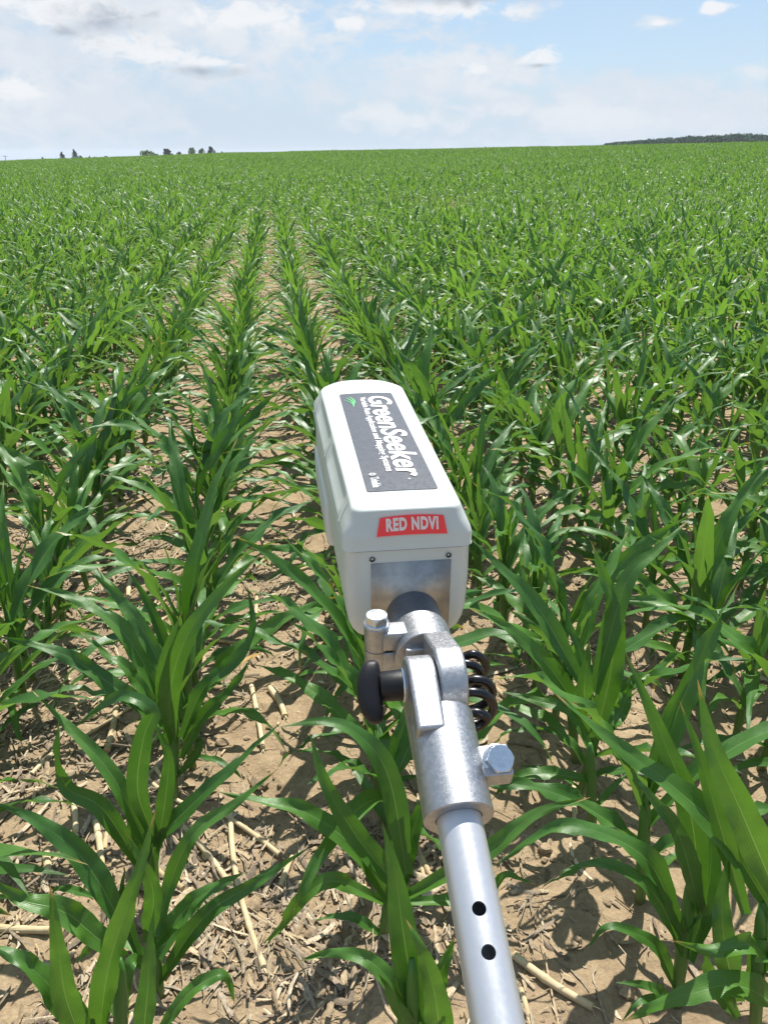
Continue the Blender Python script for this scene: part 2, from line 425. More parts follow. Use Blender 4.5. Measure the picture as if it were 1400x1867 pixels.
def plant_spec(seed):
    r = np.random.default_rng(seed); out = []; a0 = r.normal(0, 0.55) + (math.pi if r.random() < 0.5 else 0)
    tall = r.uniform(0.88, 1.08)
    for i, (z, L, w, e, b) in enumerate(SPEC):
        if i == 0 and r.random() < 0.5: continue
        b2 = b * r.uniform(0.65, 1.35)
        if i in (3, 4, 5) and r.random() < 0.22: b2 += 55
        out.append(dict(i=i, z=z * tall * r.uniform(0.96, 1.04), L=L * r.uniform(0.85, 1.12), w=w * r.uniform(0.88, 1.12), e=R(e + r.normal(0, 6)), b=R(b2),
                        a=a0 + math.pi * i + r.normal(0, 0.38), drift=r.normal(0, 0.35), tw=r.normal(0, 0.55), fold=r.uniform(0.62, 0.85) if i < 7 else 1.15,
                        wave=r.uniform(0.14, 0.42), pw=r.uniform(1.2, 2.1), seed=int(r.integers(1e9)), yellow=(i < 2 and r.random() < 0.25)))
    lean = r.normal(0, 0.05, 2)
    return out, lean, tall
def stalk_path(lean, tall, n=9):
    z = np.linspace(-0.015, 0.29 * tall, n); return np.stack([lean[0] * z, lean[1] * z, z], 1)
def stalk_into(mb, lean, tall, n=10, m=0, sides=10):
    p = stalk_path(lean, tall, n); s = np.linspace(0, 1, n)
    rad = np.interp(s, [0, 0.1, 0.35, 0.7, 1], [0.0115, 0.0105, 0.0120, 0.0125, 0.0055]) * (1 + 0.07 * np.sin(s * 26))
    mb.tube(p, rad, sides, m)
def leaf_into(mb, d, lean, nseg, js, m=0):
    base = np.array([lean[0] * d['z'], lean[1] * d['z'], d['z']]) + 0.004 * np.array([math.cos(d['a']), math.sin(d['a']), 0])
    cl = arc(base, d['a'], d['e'], d['b'], d['L'], nseg, d['drift'], d['pw'])
    P, U = leaf_rows(cl, np.array([math.sin(d['a']), -math.cos(d['a']), 0.0]), d['w'], d['fold'], d['tw'], d['wave'], d['seed'], js)
    mb.grid(P, U, m)
NVAR = 12
VAR = [plant_spec(100 + k) for k in range(NVAR)]
part_meshes = []        # per variant: stalk mesh and one mesh per leaf
for sp, lean, tall in VAR:
    mb = MB(); stalk_into(mb, lean, tall); ms = [('stalk', mb.mesh('stalk', STALK))]
    for d in sp:
        mb = MB(); leaf_into(mb, d, lean, 20, JS_HI)
        ms.append(('leaf', mb.mesh('leaf', LEAF_DRY if d['yellow'] else LEAF)))
    part_meshes.append(ms)
def whole(k, nseg, js, sides):
    sp, lean, tall = VAR[k]; mb = MB(); stalk_into(mb, lean, tall, 6, 1, sides)
    for d in sp: leaf_into(mb, d, lean, nseg, js, 2 if d['yellow'] else 0)
    return mb
mid_meshes = [whole(k, 12, JS_MID, 7).mesh('corn_plant', [LEAF_FIELD, STALK, LEAF_DRY]) for k in range(NVAR)]

ROWX, ROWSP = 0.73, 0.515
PLANT_GROUP = 'corn plants in the field rows'
# plants nearest the camera, each built to its own shape: base and top of the stalk, then each leaf's midrib
Lc = lambda x, y, o=0.0: (x / 1.93, 900 + y / 1.93, o)
Rc = lambda x, y, o=0.0: (700 + x / 1.93, 900 + y / 1.93, o)
def spline(P, n):
    P = np.asarray(P); Q = np.concatenate([[2 * P[0] - P[1]], P, [2 * P[-1] - P[-2]]]); d = np.concatenate([[0], np.cumsum(np.linalg.norm(np.diff(P, axis=0), axis=1))]); out = []
    for u in np.linspace(0, d[-1], n):
        i = min(np.searchsorted(d, u, side='right') - 1, len(P) - 2); t = (u - d[i]) / (d[i + 1] - d[i])
        a, b, c_, e = Q[i], Q[i + 1], Q[i + 2], Q[i + 3]
        out.append(0.5 * (2 * b + (c_ - a) * t + (2 * a - 5 * b + 4 * c_ - e) * t * t + (3 * b - a - 3 * c_ + e) * t ** 3))
    return np.array(out)
def hand_plant(label, base, top, leaves, seed, lift=0.0):
    r = np.random.default_rng(seed); b = on_ground(base[0], base[1]); p = b[0] * HEAD[0] + b[1] * HEAD[1]; b[2] = float(soil(b[0], b[1]))
    t = empty('corn_plant', b); tp = at(top[0], top[1], p + top[2]) - b
    n = 9; s = np.linspace(0, 1, n)[:, None]; path = tp * s + np.array([0, 0, -0.015]) * (1 - s)
    mb = MB(); mb.tube(path, np.interp(s[:, 0], [0, 0.12, 0.4, 0.8, 1], [0.0125, 0.0112, 0.0130, 0.0125, 0.0055]) * (1 + 0.06 * np.sin(s[:, 0] * 23)), 12); mb.build('stalk', STALK, t)
    for P, hw, *opt in leaves:
        o = opt[0] if opt else {}
        cl = spline([at(x, y, p + d) - b for x, y, d in P], 30)
        tg = np.gradient(cl, axis=0); tg /= np.linalg.norm(tg, axis=1)[:, None]
        toc = np.array([0, 0, H]) - (cl + b); toc /= np.linalg.norm(toc, axis=1)[:, None]
        N_ = np.array([0, 0, 1.0]) * o.get('up', 0.75) + toc
        sd_ = np.cross(tg, N_); sd_ /= np.linalg.norm(sd_, axis=1)[:, None]
        Pm, U = leaf_rows(cl, sd_, hw, o.get('fold', 0.62), o.get('tw', r.normal(0, 0.25)), o.get('wave', r.uniform(0.14, 0.32)), int(r.integers(1e9)), JS_HI, roll=o.get('roll', 0.0))
        mb = MB(); mb.grid(Pm, U); mb.build('leaf', LEAF_DRY if o.get('dry') else LEAF, t)
    tag(t, label, 'corn plant', PLANT_GROUP)
    return dict(xy=(b[0], b[1]))
HAND_PLANTS = [
    hand_plant('corn plant cut off by the bottom edge at left, with two upright spear leaves', Lc(425, 1985)[:2], Lc(420, 1640, -.01), [
        ([Lc(345, 1930, -.03), Lc(385, 1660, -.05), Lc(470, 1390, -.04), Lc(548, 1115, .0)], .026, dict(tw=.1, wave=.2)),
        ([Lc(300, 1960, -.06), Lc(232, 1780, -.08), Lc(205, 1600, -.08), Lc(176, 1375, -.06)], .024, dict(tw=.1, wave=.2)),
        ([Lc(330, 1960, -.04), Lc(200, 1760, -.06), Lc(70, 1640, -.06), Lc(-70, 1570, -.04)], .029, dict(tw=-.2)),
        ([Lc(500, 1960, -.05), Lc(520, 1740, -.06), Lc(528, 1600, -.05), Lc(542, 1455, -.03)], .020, dict(tw=.1, wave=.2)),
        ([Lc(560, 1900, .0), Lc(650, 1775, .03), Lc(730, 1712, .05), Lc(795, 1700, .06), Lc(826, 1800, .06)], .015, dict(wave=.35)),
        ([Lc(440, 1900, .0), Lc(400, 1790, .04), Lc(360, 1740, .05), Lc(330, 1770, .05)], .012),
    ], 1),
    hand_plant('broad corn plant at lower left with two long leaves reaching right over bare soil', Lc(560, 1765)[:2], Lc(520, 1440, .02), [
        ([Lc(540, 1600, .0), Lc(690, 1430, .03), Lc(870, 1330, .06)], .021, dict(wave=.25)),
        ([Lc(560, 1720, .0), Lc(720, 1490, .02), Lc(900, 1370, .05), Lc(1095, 1240, .08)], .020, dict(wave=.3)),
        ([Lc(440, 1540, .0), Lc(310, 1310, .03), Lc(150, 1165, .04), Lc(-20, 1085, .04)], .027, dict(tw=.2)),
        ([Lc(430, 1640, .0), Lc(230, 1475, .0), Lc(80, 1430, .0), Lc(-60, 1345, .02)], .028, dict(wave=.35, tw=.3)),
        ([Lc(500, 1660, .0), Lc(440, 1480, .02), Lc(430, 1400, .03), Lc(440, 1310, .04)], .012),
        ([Lc(560, 1560, .0), Lc(590, 1400, .05), Lc(680, 1200, .08), Lc(830, 1090, .12), Lc(980, 968, .15)], .018),
        ([Lc(330, 1420, .10), Lc(220, 1390, .14), Lc(160, 1420, .15)], .010),
        ([Lc(540, 1700, .0), Lc(470, 1650, -.04), Lc(440, 1760, -.06), Lc(455, 1850, -.06)], .016),
        ([Lc(560, 1640, .0), Lc(640, 1500, .05), Lc(720, 1420, .08), Lc(800, 1370, .10)], .016),
        ([Lc(520, 1580, .0), Lc(540, 1420, -.02), Lc(500, 1300, -.03), Lc(440, 1190, -.02)], .020, dict(wave=.2)),
        ([Lc(520, 1640, .0), Lc(420, 1560, .04), Lc(330, 1590, .06), Lc(260, 1660, .06)], .017),
    ], 2),
    hand_plant('corn plant at left with one leaf folded over and a twisted leaf to its left', Lc(548, 1430)[:2], Lc(520, 1150, .02), [
        ([Lc(530, 1400, .0), Lc(545, 1240, .0), Lc(640, 1130, .0), Lc(790, 990, .02), Lc(992, 803, .06)], .026, dict(wave=.12)),
        ([Lc(545, 1220, .0), Lc(485, 1050, -.03), Lc(505, 860, -.05), Lc(535, 765, -.06), Lc(440, 712, -.05), Lc(345, 755, -.04), Lc(262, 825, -.02)], .024, dict(wave=.16, up=.35)),
        ([Lc(555, 1240, .0), Lc(585, 1050, .0), Lc(590, 920, .0), Lc(540, 800, .0)], .020, dict(wave=.16, up=.3)),
        ([Lc(510, 1230, .0), Lc(400, 1000, .03), Lc(270, 850, .06), Lc(110, 690, .10)], .021),
        ([Lc(490, 1310, .0), Lc(360, 1110, .0), Lc(240, 1040, .0), Lc(205, 930, .0), Lc(205, 790, .02)], .023, dict(tw=.9, wave=.2)),
        ([Lc(520, 1330, .0), Lc(470, 1200, .02), Lc(440, 1100, .04)], .014),
    ], 3),
    hand_plant('tall corn plant in the left row with a broad leaf rising to the upper right', Lc(612, 1088)[:2], Lc(615, 760, .01), [
        ([Lc(600, 880, .0), Lc(600, 690, -.02), Lc(660, 500, -.02), Lc(790, 330, .0), Lc(920, 213, .03)], .030, dict(wave=.1)),
        ([Lc(640, 860, .0), Lc(715, 690, .0), Lc(835, 580, .0), Lc(890, 470, .02), Lc(870, 322, .05)], .022, dict(wave=.3)),
        ([Lc(640, 930, .0), Lc(710, 790, .0), Lc(810, 690, .0), Lc(890, 570, .02)], .020, dict(wave=.3)),
        ([Lc(590, 760, .0), Lc(450, 510, .03), Lc(300, 385, .05), Lc(98, 323, .06)], .026),
        ([Lc(605, 690, .0), Lc(490, 460, .05), Lc(400, 350, .08), Lc(305, 265, .10)], .021),
        ([Lc(575, 820, .0), Lc(400, 680, .0), Lc(210, 560, .0), Lc(-10, 503, .02)], .025),
        ([Lc(585, 800, .0), Lc(450, 620, .02), Lc(370, 565, .03), Lc(280, 485, .05)], .020),
        ([Lc(620, 1000, .0), Lc(690, 920, .0), Lc(700, 870, .01), Lc(680, 960, .02)], .013),
        ([Lc(610, 880, .0), Lc(575, 700, -.02), Lc(585, 560, -.02), Lc(640, 420, .0)], .022, dict(wave=.1)),
    ], 4),
    hand_plant('corn plant under the metal sleeve with a pale leaf arching over to the left', Lc(1345, 1560)[:2], Lc(1400, 1250, .02), [
        ([Lc(1375, 1440, .0), Lc(1250, 1250, .0), Lc(1090, 1130, .0), Lc(920, 1080, .0), Lc(755, 1047, .02)], .026),
        ([Lc(1430, 1420, .0), Lc(1270, 1230, -.03), Lc(1150, 1030, -.03), Lc(1088, 838, .0)], .027, dict(wave=.15)),
        ([Lc(1430, 1340, .0), Lc(1370, 1010, .03), Lc(1270, 855, .04), Lc(1140, 803, .04), Lc(985, 822, .04)], .028, dict(wave=.1)),
        ([Lc(1350, 1440, .0), Lc(1170, 1365, -.02), Lc(1060, 1430, -.03), Lc(985, 1530, -.03), Lc(908, 1610, -.03)], .019),
        ([Lc(1350, 1560, .0), Lc(1230, 1490, .0), Lc(1100, 1502, .0)], .013),
        ([Rc(60, 1450, .0), Rc(60, 1180, .03), Rc(30, 1010, .05), Rc(-15, 870, .06)], .024),
        ([Rc(60, 1400, .0), Rc(100, 1200, .04), Rc(150, 1060, .06), Rc(160, 960, .08)], .020),
        ([Rc(80, 1420, .0), Rc(350, 1270, .0), Rc(530, 1130, .02), Rc(725, 1070, .04)], .022, dict(wave=.15)),
        ([Rc(90, 1440, .0), Rc(330, 1420, .0), Rc(430, 1345, .0), Rc(540, 1380, .0)], .017),
    ], 5),
    hand_plant('corn plant cut off by the bottom edge just left of the metal pole', Lc(1450, 2010)[:2], Lc(1450, 1640, .0), [
        ([Lc(1470, 1860, .0), Lc(1420, 1560, .02), Lc(1390, 1340, .04), Lc(1345, 1160, .06)], .030, dict(wave=.1)),
        ([Rc(200, 1960, .0), Rc(180, 1780, -.02), Rc(130, 1600, -.02), Rc(78, 1500, .0)], .028, dict(wave=.15)),
        ([Rc(140, 1900, .0), Rc(40, 1740, .0), Rc(-60, 1640, .02), Rc(-190, 1618, .04), Rc(-310, 1650, .04)], .019, dict(wave=.25)),
        ([Rc(110, 1960, .0), Rc(40, 1800, -.04), Rc(-20, 1690, -.05)], .018),
        ([Rc(150, 1900, .0), Rc(200, 1700, .03), Rc(250, 1560, .05)], .020),
    ], 6),
    hand_plant('corn plant right of the coiled cable with a broad upright grey green leaf', Rc(735, 1190)[:2], Rc(725, 880, .0), [
        ([Rc(720, 840, .0), Rc(610, 650, .0), Rc(460, 490, .0), Rc(295, 400, .03)], .027, dict(wave=.15)),
        ([Rc(690, 660, .0), Rc(540, 400, .05), Rc(420, 270, .08), Rc(312, 163, .11)], .026, dict(wave=.12)),
        ([Rc(745, 860, .0), Rc(800, 610, .02), Rc(805, 400, .04), Rc(765, 270, .06), Rc(728, 168, .08)], .032, dict(wave=.22, up=.3)),
        ([Rc(725, 760, .0), Rc(690, 560, .04), Rc(650, 460, .06), Rc(640, 340, .09)], .014),
        ([Rc(740, 700, .0), Rc(850, 320, .05), Rc(960, 200, .08), Rc(1072, 92, .12)], .026, dict(wave=.1)),
        ([Rc(712, 770, .0), Rc(705, 680, -.04), Rc(722, 515, -.03)], .022, dict(wave=.08)),
        ([Rc(750, 860, .0), Rc(830, 770, .03), Rc(860, 690, .05), Rc(865, 640, .06)], .022, dict(wave=.5)),
        ([Rc(728, 1010, .0), Rc(560, 985, .0), Rc(450, 1010, .0), Rc(370, 1090, .0)], .019, dict(wave=.25)),
        ([Rc(740, 1110, .0), Rc(800, 1040, .02), Rc(865, 975, .05)], .010),
        ([Rc(725, 900, .0), Rc(660, 770, .05), Rc(540, 730, .08), Rc(410, 695, .1)], .018),
    ], 7),
    hand_plant('thick stemmed corn plant at lower right with two leaves arching left over soil', Rc(1030, 1795)[:2], Rc(1085, 1330, .02), [
        ([Rc(1050, 1560, .0), Rc(940, 1310, .0), Rc(790, 1205, .0), Rc(640, 1175, .0), Rc(510, 1225, .0), Rc(380, 1315, .0)], .024, dict(wave=.28)),
        ([Rc(1050, 1620, .0), Rc(970, 1440, -.02), Rc(860, 1335, -.03), Rc(735, 1298, -.03), Rc(622, 1330, -.03)], .021, dict(wave=.22)),
        ([Rc(1030, 1750, .0), Rc(960, 1600, .0), Rc(860, 1540, .0), Rc(775, 1528, .0), Rc(718, 1605, .0)], .016, dict(wave=.2)),
        ([Rc(1030, 1800, .0), Rc(930, 1735, -.02), Rc(815, 1722, -.03)], .013),
        ([Rc(1030, 1800, .0), Rc(910, 1785, -.04), Rc(835, 1860, -.06)], .012),
        ([Rc(1110, 1480, .0), Rc(1080, 1140, .02), Rc(970, 840, .04), Rc(848, 555, .08)], .026, dict(wave=.12)),
        ([Rc(1110, 1470, .0), Rc(1040, 1210, -.03), Rc(950, 1080, -.03), Rc(865, 975, -.01)], .022, dict(wave=.15)),
        ([Rc(1070, 1640, .0), Rc(1130, 1440, .03), Rc(1150, 1250, .05), Rc(1110, 1080, .07)], .026, dict(wave=.12)),
        ([Rc(1060, 1540, .0), Rc(1130, 1420, .04), Rc(1180, 1330, .06)], .013),
    ], 8),
    hand_plant('large corn plant cut off by the right edge with one huge leaf across it', Rc(1310, 1900)[:2], Rc(1330, 1440, .0), [
        ([Rc(1380, 1500, .0), Rc(1190, 1200, .03), Rc(1010, 1025, .06), Rc(810, 880, .09), Rc(600, 703, .13)], .029, dict(wave=.14)),
        ([Rc(1390, 1440, .0), Rc(1260, 1130, -.02), Rc(1160, 900, .0), Rc(1103, 655, .04)], .032, dict(wave=.14, up=.4)),
        ([Rc(1270, 1480, .0), Rc(1170, 1130, .03), Rc(1110, 920, .05), Rc(1040, 730, .08)], .019, dict(wave=.1)),
        ([Rc(1420, 1830, .0), Rc(1250, 1735, -.06), Rc(1050, 1770, -.07), Rc(835, 1862, -.06)], .032, dict(wave=.15)),
        ([Rc(1370, 1660, .0), Rc(1290, 1590, -.05), Rc(1160, 1610, -.06), Rc(1010, 1573, -.05)], .022, dict(wave=.55)),
        ([Rc(1240, 1790, .0), Rc(1200, 1600, -.02), Rc(1190, 1440, .0), Rc(1220, 1260, .02)], .026, dict(wave=.2)),
        ([Rc(1300, 1700, .0), Rc(1380, 1500, .0), Rc(1450, 1350, .02)], .028),
        ([Rc(1240, 1850, .0), Rc(1150, 1700, -.02), Rc(1130, 1600, -.03)], .020),
    ], 9),
]
# every plant position within reach of the photograph
cand = []
hand_xy = [h['xy'] for h in HAND_PLANTS]
rr = np.random.default_rng(21)
for n in range(-90, 110):
    X = ROWX + ROWSP * n
    y = 0.42 + rr.uniform(0, 0.15)
    while y < 40:
        sp_ = (rr.uniform(0.125, 0.19) if y < 4 else rr.uniform(0.105, 0.16)) if rr.random() > 0.06 else rr.uniform(0.28, 0.42)
        x_ = X + rr.normal(0, 0.018) + 0.02 * math.sin(y * 0.7 + n)
        d = math.hypot(x_, y)
        if abs(x_ * SIDE[0] + y * SIDE[1]) < 0.95 * y + 2.2 and y > 0.55:
            cand.append((x_, y, n))
        y += sp_
def in_view(x, y):
    z = float(terrain(x, y))
    for h in (0.05, 0.3, 0.5):
        px, py, dd = project((x, y, z + h))
        if dd > 0.3 and -40 < px < 1440 and -40 < py < 1900: return True
    return False
info = []
for x, y, n in cand:
    # leave out the camera's own spot, and plants where a hand-built one stands
    if any(math.hypot(x - hx, y - hy) < 0.112 for hx, hy in hand_xy): continue
    if x * HEAD[0] + y * HEAD[1] < 1.17 and -4 < n < 2: continue
    info.append((math.hypot(x, y), x, y, n, in_view(x, y)))
info.sort()
patch = at(1015, 412, 21.0)
near, rest = [], []
for it in info:
    if it[4] and len(near) < 300 - len(HAND_PLANTS): near.append(it)
    else: rest.append(it)
ROWNAME = {-3: 'the second row left of the white sensor', -2: 'the row left of the white sensor', -1: 'the row under the white sensor', 0: 'the row right of the metal pole',
           1: 'the second row right of the metal pole'}
ORD = ['first', 'second', 'third', 'fourth', 'fifth', 'sixth', 'seventh', 'eighth']
count = {}
hand_row = {}
for h_ in HAND_PLANTS: hand_row.setdefault(round((h_['xy'][0] - ROWX) / ROWSP), []).append(h_['xy'][1])
for rank, (d, x, y, n, _) in enumerate(near):
    k = int(rr.integers(NVAR)); sc = rr.uniform(0.90, 1.16) * (1.0 if d < 3 else 1.04) * (0.94 if n in (-3, -2, -1) and d > 4.5 else 1.0)
    flip = 0 if rr.random() < 0.5 else math.pi
    rot = (rr.normal(0, 0.06), rr.normal(0, 0.06), flip + rr.normal(0, 0.45 if d < 4 else 0.6))
    z = float(soil(x, y))
    c_ = count.get(n, 0); count[n] = c_ + 1; c_ += sum(hy < y for hy in hand_row.get(n, []))
    if n in ROWNAME and c_ < 8: lab = f'{ORD[c_]} corn plant from the bottom in {ROWNAME[n]}'
    elif n in ROWNAME: lab = f'young green corn plant further back along {ROWNAME[n]}'
    else: lab = 'young green corn plant in the dense rows ' + ('towards the left side' if n < -3 else 'towards the right side')
    if rank < 200:
        t = empty('corn_plant', (x, y, z))
        for nm, me in part_meshes[k]: link(nm, me, t)
    else:
        t = link('corn_plant', mid_meshes[k]); t.location = (x, y, z)
    t.rotation_euler = rot; t.scale = (sc, sc, sc * rr.uniform(0.95, 1.08))
    tag(t, lab, 'corn plant', PLANT_GROUP)

# the rest of the field: one uncountable mass of instanced plants on points
src = bpy.data.collections.new('corn_sources')
def add_src(nm, me):
    o = bpy.data.objects.new(nm, me); src.objects.link(o)
for k in range(NVAR): add_src(f's{k:02d}', mid_meshes[k])
low = [whole(k, 7, JS_LO, 5).mesh('corn_plant', [LEAF_FIELD, STALK, LEAF_DRY]) for k in range(NVAR)]
for k in range(NVAR): add_src(f's{NVAR + k:02d}', low[k])
NCH = 6                                    # beyond 38 m: metre-long pieces of two rows
lowmb = [whole(k, 5, JS_LO, 4) for k in range(NVAR)]
lowdat = [(np.concatenate(m.v), m.f, np.concatenate(m.uv), m.m) for m in lowmb]
for c_ in range(NCH):
    r = np.random.default_rng(900 + c_); mb = MB()
    for row in (-0.2575, 0.2575):
        y = -0.5 + r.uniform(0, 0.1)
        while y < 0.5:
            v, f, uv, mm = lowdat[int(r.integers(NVAR))]
            a = r.uniform(0, 6.283); s_ = r.uniform(0.80, 1.14)
            M = np.array([[math.cos(a), -math.sin(a), 0], [math.sin(a), math.cos(a), 0], [0, 0, 1]]) * s_
            off = mb.n; mb.v.append(v @ M.T + np.array([row + r.normal(0, 0.12), y, 0])); mb.uv.append(uv); mb.c.append(np.ones((len(v), 4)))
            mb.f += [tuple(i + off for i in q) for q in f]; mb.m += mm; mb.n += len(v)
            y += r.uniform(0.10, 0.155)
    add_src(f's{2 * NVAR + c_:02d}', mb.mesh('corn_rows', [LEAF_FIELD, STALK, LEAF_DRY]))
pts, rots, scl, var = [], [], [], []
def bare(x, y):
    return math.hypot((x - patch[0]) / 0.9, (y - patch[1]) / 1.3) < 1
for d, x, y, n, _ in rest:
    grow = float(fbm(np.array(x * 0.22 + 40), np.array(y * 0.13 + 40), 91, 3))
    if bare(x, y) or (grow < -0.24 and rr.random() < 0.6): continue
    k = int(rr.integers(NVAR)) + (NVAR if d > 16 else 0); s_ = rr.uniform(0.90, 1.12) * (1.0 if d < 9 else 0.93) * (0.95 if n in (-3, -2, -1) and 5 < d < 13 else 1.0)
    if d > 12: x += rr.normal(0, min(0.13, 0.008 * (d - 12)))
    pts.append((x, y, float(soil(x, y)))); rots.append((rr.normal(0, 0.07), rr.normal(0, 0.07), (0 if rr.random() < 0.5 else math.pi) + rr.normal(0, 0.6 if d < 13 else 1.3)))
    scl.append(s_ * rr.uniform(0.88, 1.10) * (1 + 0.55 * max(-0.35, min(0.25, grow)))); var.append(k)
yc = 40.5
while yc < 200:
    for n in range(-190, 230):
        X = ROWX + ROWSP * (2 * n + 0.5); p_ = X * HEAD[0] + yc * HEAD[1]; q_ = X * SIDE[0] + yc * SIDE[1]
        if abs(q_) < 0.90 * p_ + 8 and p_ < 190:
            pts.append((X + rr.normal(0, 0.12), yc, float(terrain(X, yc)))); rots.append((0, 0, 0 if rr.random() < 0.5 else math.pi)); scl.append(rr.uniform(0.90, 1.08) * (1 + 0.6 * max(-0.35, min(0.3, float(fbm(np.array(X * 0.11 + 40), np.array(yc * 0.05 + 40), 91, 3)))))); var.append(2 * NVAR + int(rr.integers(NCH)))
    yc += 1.0
print('field points', len(pts))
pm = bpy.data.meshes.new('corn_field'); pm.vertices.add(len(pts)); pm.vertices.foreach_set('co', np.array(pts, np.float32).ravel())
a = pm.attributes.new('rot', 'FLOAT_VECTOR', 'POINT'); a.data.foreach_set('vector', np.array(rots, np.float32).ravel())
a = pm.attributes.new('scl', 'FLOAT', 'POINT'); a.data.foreach_set('value', np.array(scl, np.float32))
a = pm.attributes.new('var', 'INT', 'POINT'); a.data.foreach_set('value', np.array(var, np.int32))
field = link('corn_field', pm)
tag(field, 'dense rows of young green corn filling the field back to the skyline', 'corn field', kind='stuff')
ng = bpy.data.node_groups.new('corn_field', 'GeometryNodeTree')
ng.interface.new_socket('Geometry', in_out='INPUT', socket_type='NodeSocketGeometry'); ng.interface.new_socket('Geometry', in_out='OUTPUT', socket_type='NodeSocketGeometry')
G = Nodes(ng); gi = G.n('NodeGroupInput'); go = G.n('NodeGroupOutput')
ci = G.n('GeometryNodeCollectionInfo'); ci.inputs['Collection'].default_value = src; ci.inputs['Separate Children'].default_value = True; ci.inputs['Reset Children'].default_value = True
iop = G.n('GeometryNodeInstanceOnPoints'); iop.inputs['Pick Instance'].default_value = True
m2p = G.n('GeometryNodeMeshToPoints')
def named(nm, ty):
    n = G.n('GeometryNodeInputNamedAttribute'); n.data_type = ty; n.inputs['Name'].default_value = nm
    return [o for o in n.outputs if o.enabled and o.name == 'Attribute'][0]
G.link(gi.outputs[0], m2p.inputs[0]); G.link(m2p.outputs[0], iop.inputs['Points']); G.link(ci.outputs[0], iop.inputs['Instance'])
G.link(named('var', 'INT'), iop.inputs['Instance Index'])
e2r = G.n('FunctionNodeEulerToRotation'); G.link(named('rot', 'FLOAT_VECTOR'), e2r.inputs[0]); G.link(e2r.outputs[0], iop.inputs['Rotation'])
G.link(named('scl', 'FLOAT'), iop.inputs['Scale']); G.link(iop.outputs[0], go.inputs[0])
md = field.modifiers.new('rows', 'NODES'); md.node_group = ng

# ------------------------------------------------------------------ residue on the soil
def density(x, y):
    left = sstep((0.62 - x) / 0.5) * 0.85 + 0.15
    left = np.where(y > 2.0, np.maximum(left, 0.6), left)
    return left * np.clip(0.24 + 4.2 * (fbm(x * 2.1, y * 2.1, 77, 3) + 0.06), 0.03, 1)
STRAWS = np.array([(0.44, 0.34, 0.21), (0.36, 0.27, 0.165), (0.27, 0.205, 0.135), (0.52, 0.43, 0.30), (0.24, 0.185, 0.13), (0.17, 0.13, 0.09), (0.34, 0.28, 0.20), (0.40, 0.32, 0.21), (0.29, 0.225, 0.155)])
rc = MB(); r = np.random.default_rng(5)
def scatter(N, p0, p1, pw, l0, l1, w0, w1):
    k = 0
    while k < N:
        p = p0 + (p1 - p0) * r.random() ** pw; q = r.uniform(-0.56, 0.56) * (p + 0.35)
        x = p * HEAD[0] + q * SIDE[0]; y = p * HEAD[1] + q * SIDE[1]
        if r.random() > density(np.array(x), np.array(y)): continue
        L = r.uniform(l0, l1) * (1 if r.random() < 0.8 else 1.8); w = r.uniform(w0, w1); a = r.uniform(0, math.pi) if r.random() < 0.55 else math.pi / 2 + r.normal(0, 0.5)
        n = 4; s = np.linspace(-0.5, 0.5, n); cu = r.normal(0, 0.35)
        ca, sa = math.cos(a), math.sin(a)
        lx = s * L; ly = cu * L * (s ** 2)
        cx = x + ca * lx - sa * ly; cy = y + sa * lx + ca * ly
        z = soil(cx, cy); z = z.mean() + (z - z.mean()) * 0.6 + 0.003 + abs(r.normal(0, 0.004)) + (s * r.normal(0, 0.12) + abs(r.normal(0, 0.1)) * (s ** 2) * 4 * 0.3) * L
        wd = w * np.interp(s, [-0.5, -0.3, 0.3, 0.5], [r.uniform(0.3, 1), 1, 1, r.uniform(0.1, 0.9)])
        tl = r.normal(0, 0.45)
        off = np.stack([-sa * wd * math.cos(tl), ca * wd * math.cos(tl), wd * math.sin(tl)], 1)
        c0 = np.stack([cx, cy, z], 1); mid_ = c0 + np.array([0, 0, 1]) * (wd * 0.5)[:, None]
        P = np.stack([c0 - off, mid_, c0 + off], 1)
        tint = STRAWS[int(r.integers(len(STRAWS)))] * r.uniform(0.7, 1.15)
        rc.grid(P, None, 0, False, tint); k += 1
scatter(4000, 0.75, 4.2, 1.35, 0.012, 0.055, 0.0012, 0.0050)
scatter(2200, 0.75, 3.0, 1.2, 0.006, 0.024, 0.0010, 0.0040)
scatter(1500, 0.75, 4.5, 1.3, 0.025, 0.09, 0.003, 0.0090)
scatter(700, 0.75, 5.0, 1.3, 0.08, 0.22, 0.0012, 0.0030)
scatter(5000, 3.8, 16, 1.5, 0.03, 0.12, 0.003, 0.009)
tag(rc.build('crop_residue', RESIDUE, colour=True), 'chopped straw and husk scraps littering the soil between rows', 'crop residue', kind='stuff')

cm = MB()
ICO = None
def clod(x, y, s_):
    n1, n2 = 6, 8; th_ = np.linspace(0.001, math.pi - 0.001, n1); ph = np.arange(n2) * 2 * math.pi / n2
    T, P_ = np.meshgrid(th_, ph, indexing='ij')
    rad = s_ * (1 + 0.55 * (r.random((n1, n2)) - 0.5)); rad[0] = rad[0].mean(); rad[-1] = rad[-1].mean()
    V = np.stack([rad * np.sin(T) * np.cos(P_) * r.uniform(0.8, 1.4), rad * np.sin(T) * np.sin(P_), rad * np.cos(T) * r.uniform(0.5, 0.8)], -1)
    a = r.uniform(0, 6.28); M = np.array([[math.cos(a), -math.sin(a), 0], [math.sin(a), math.cos(a), 0], [0, 0, 1]])
    V = V @ M.T + np.array([x, y, float(soil(x, y)) + s_ * 0.2])
    t = np.array([0.35, 0.26, 0.168]) * r.uniform(0.75, 1.08)
    cm.grid(V, None, 0, True, t)
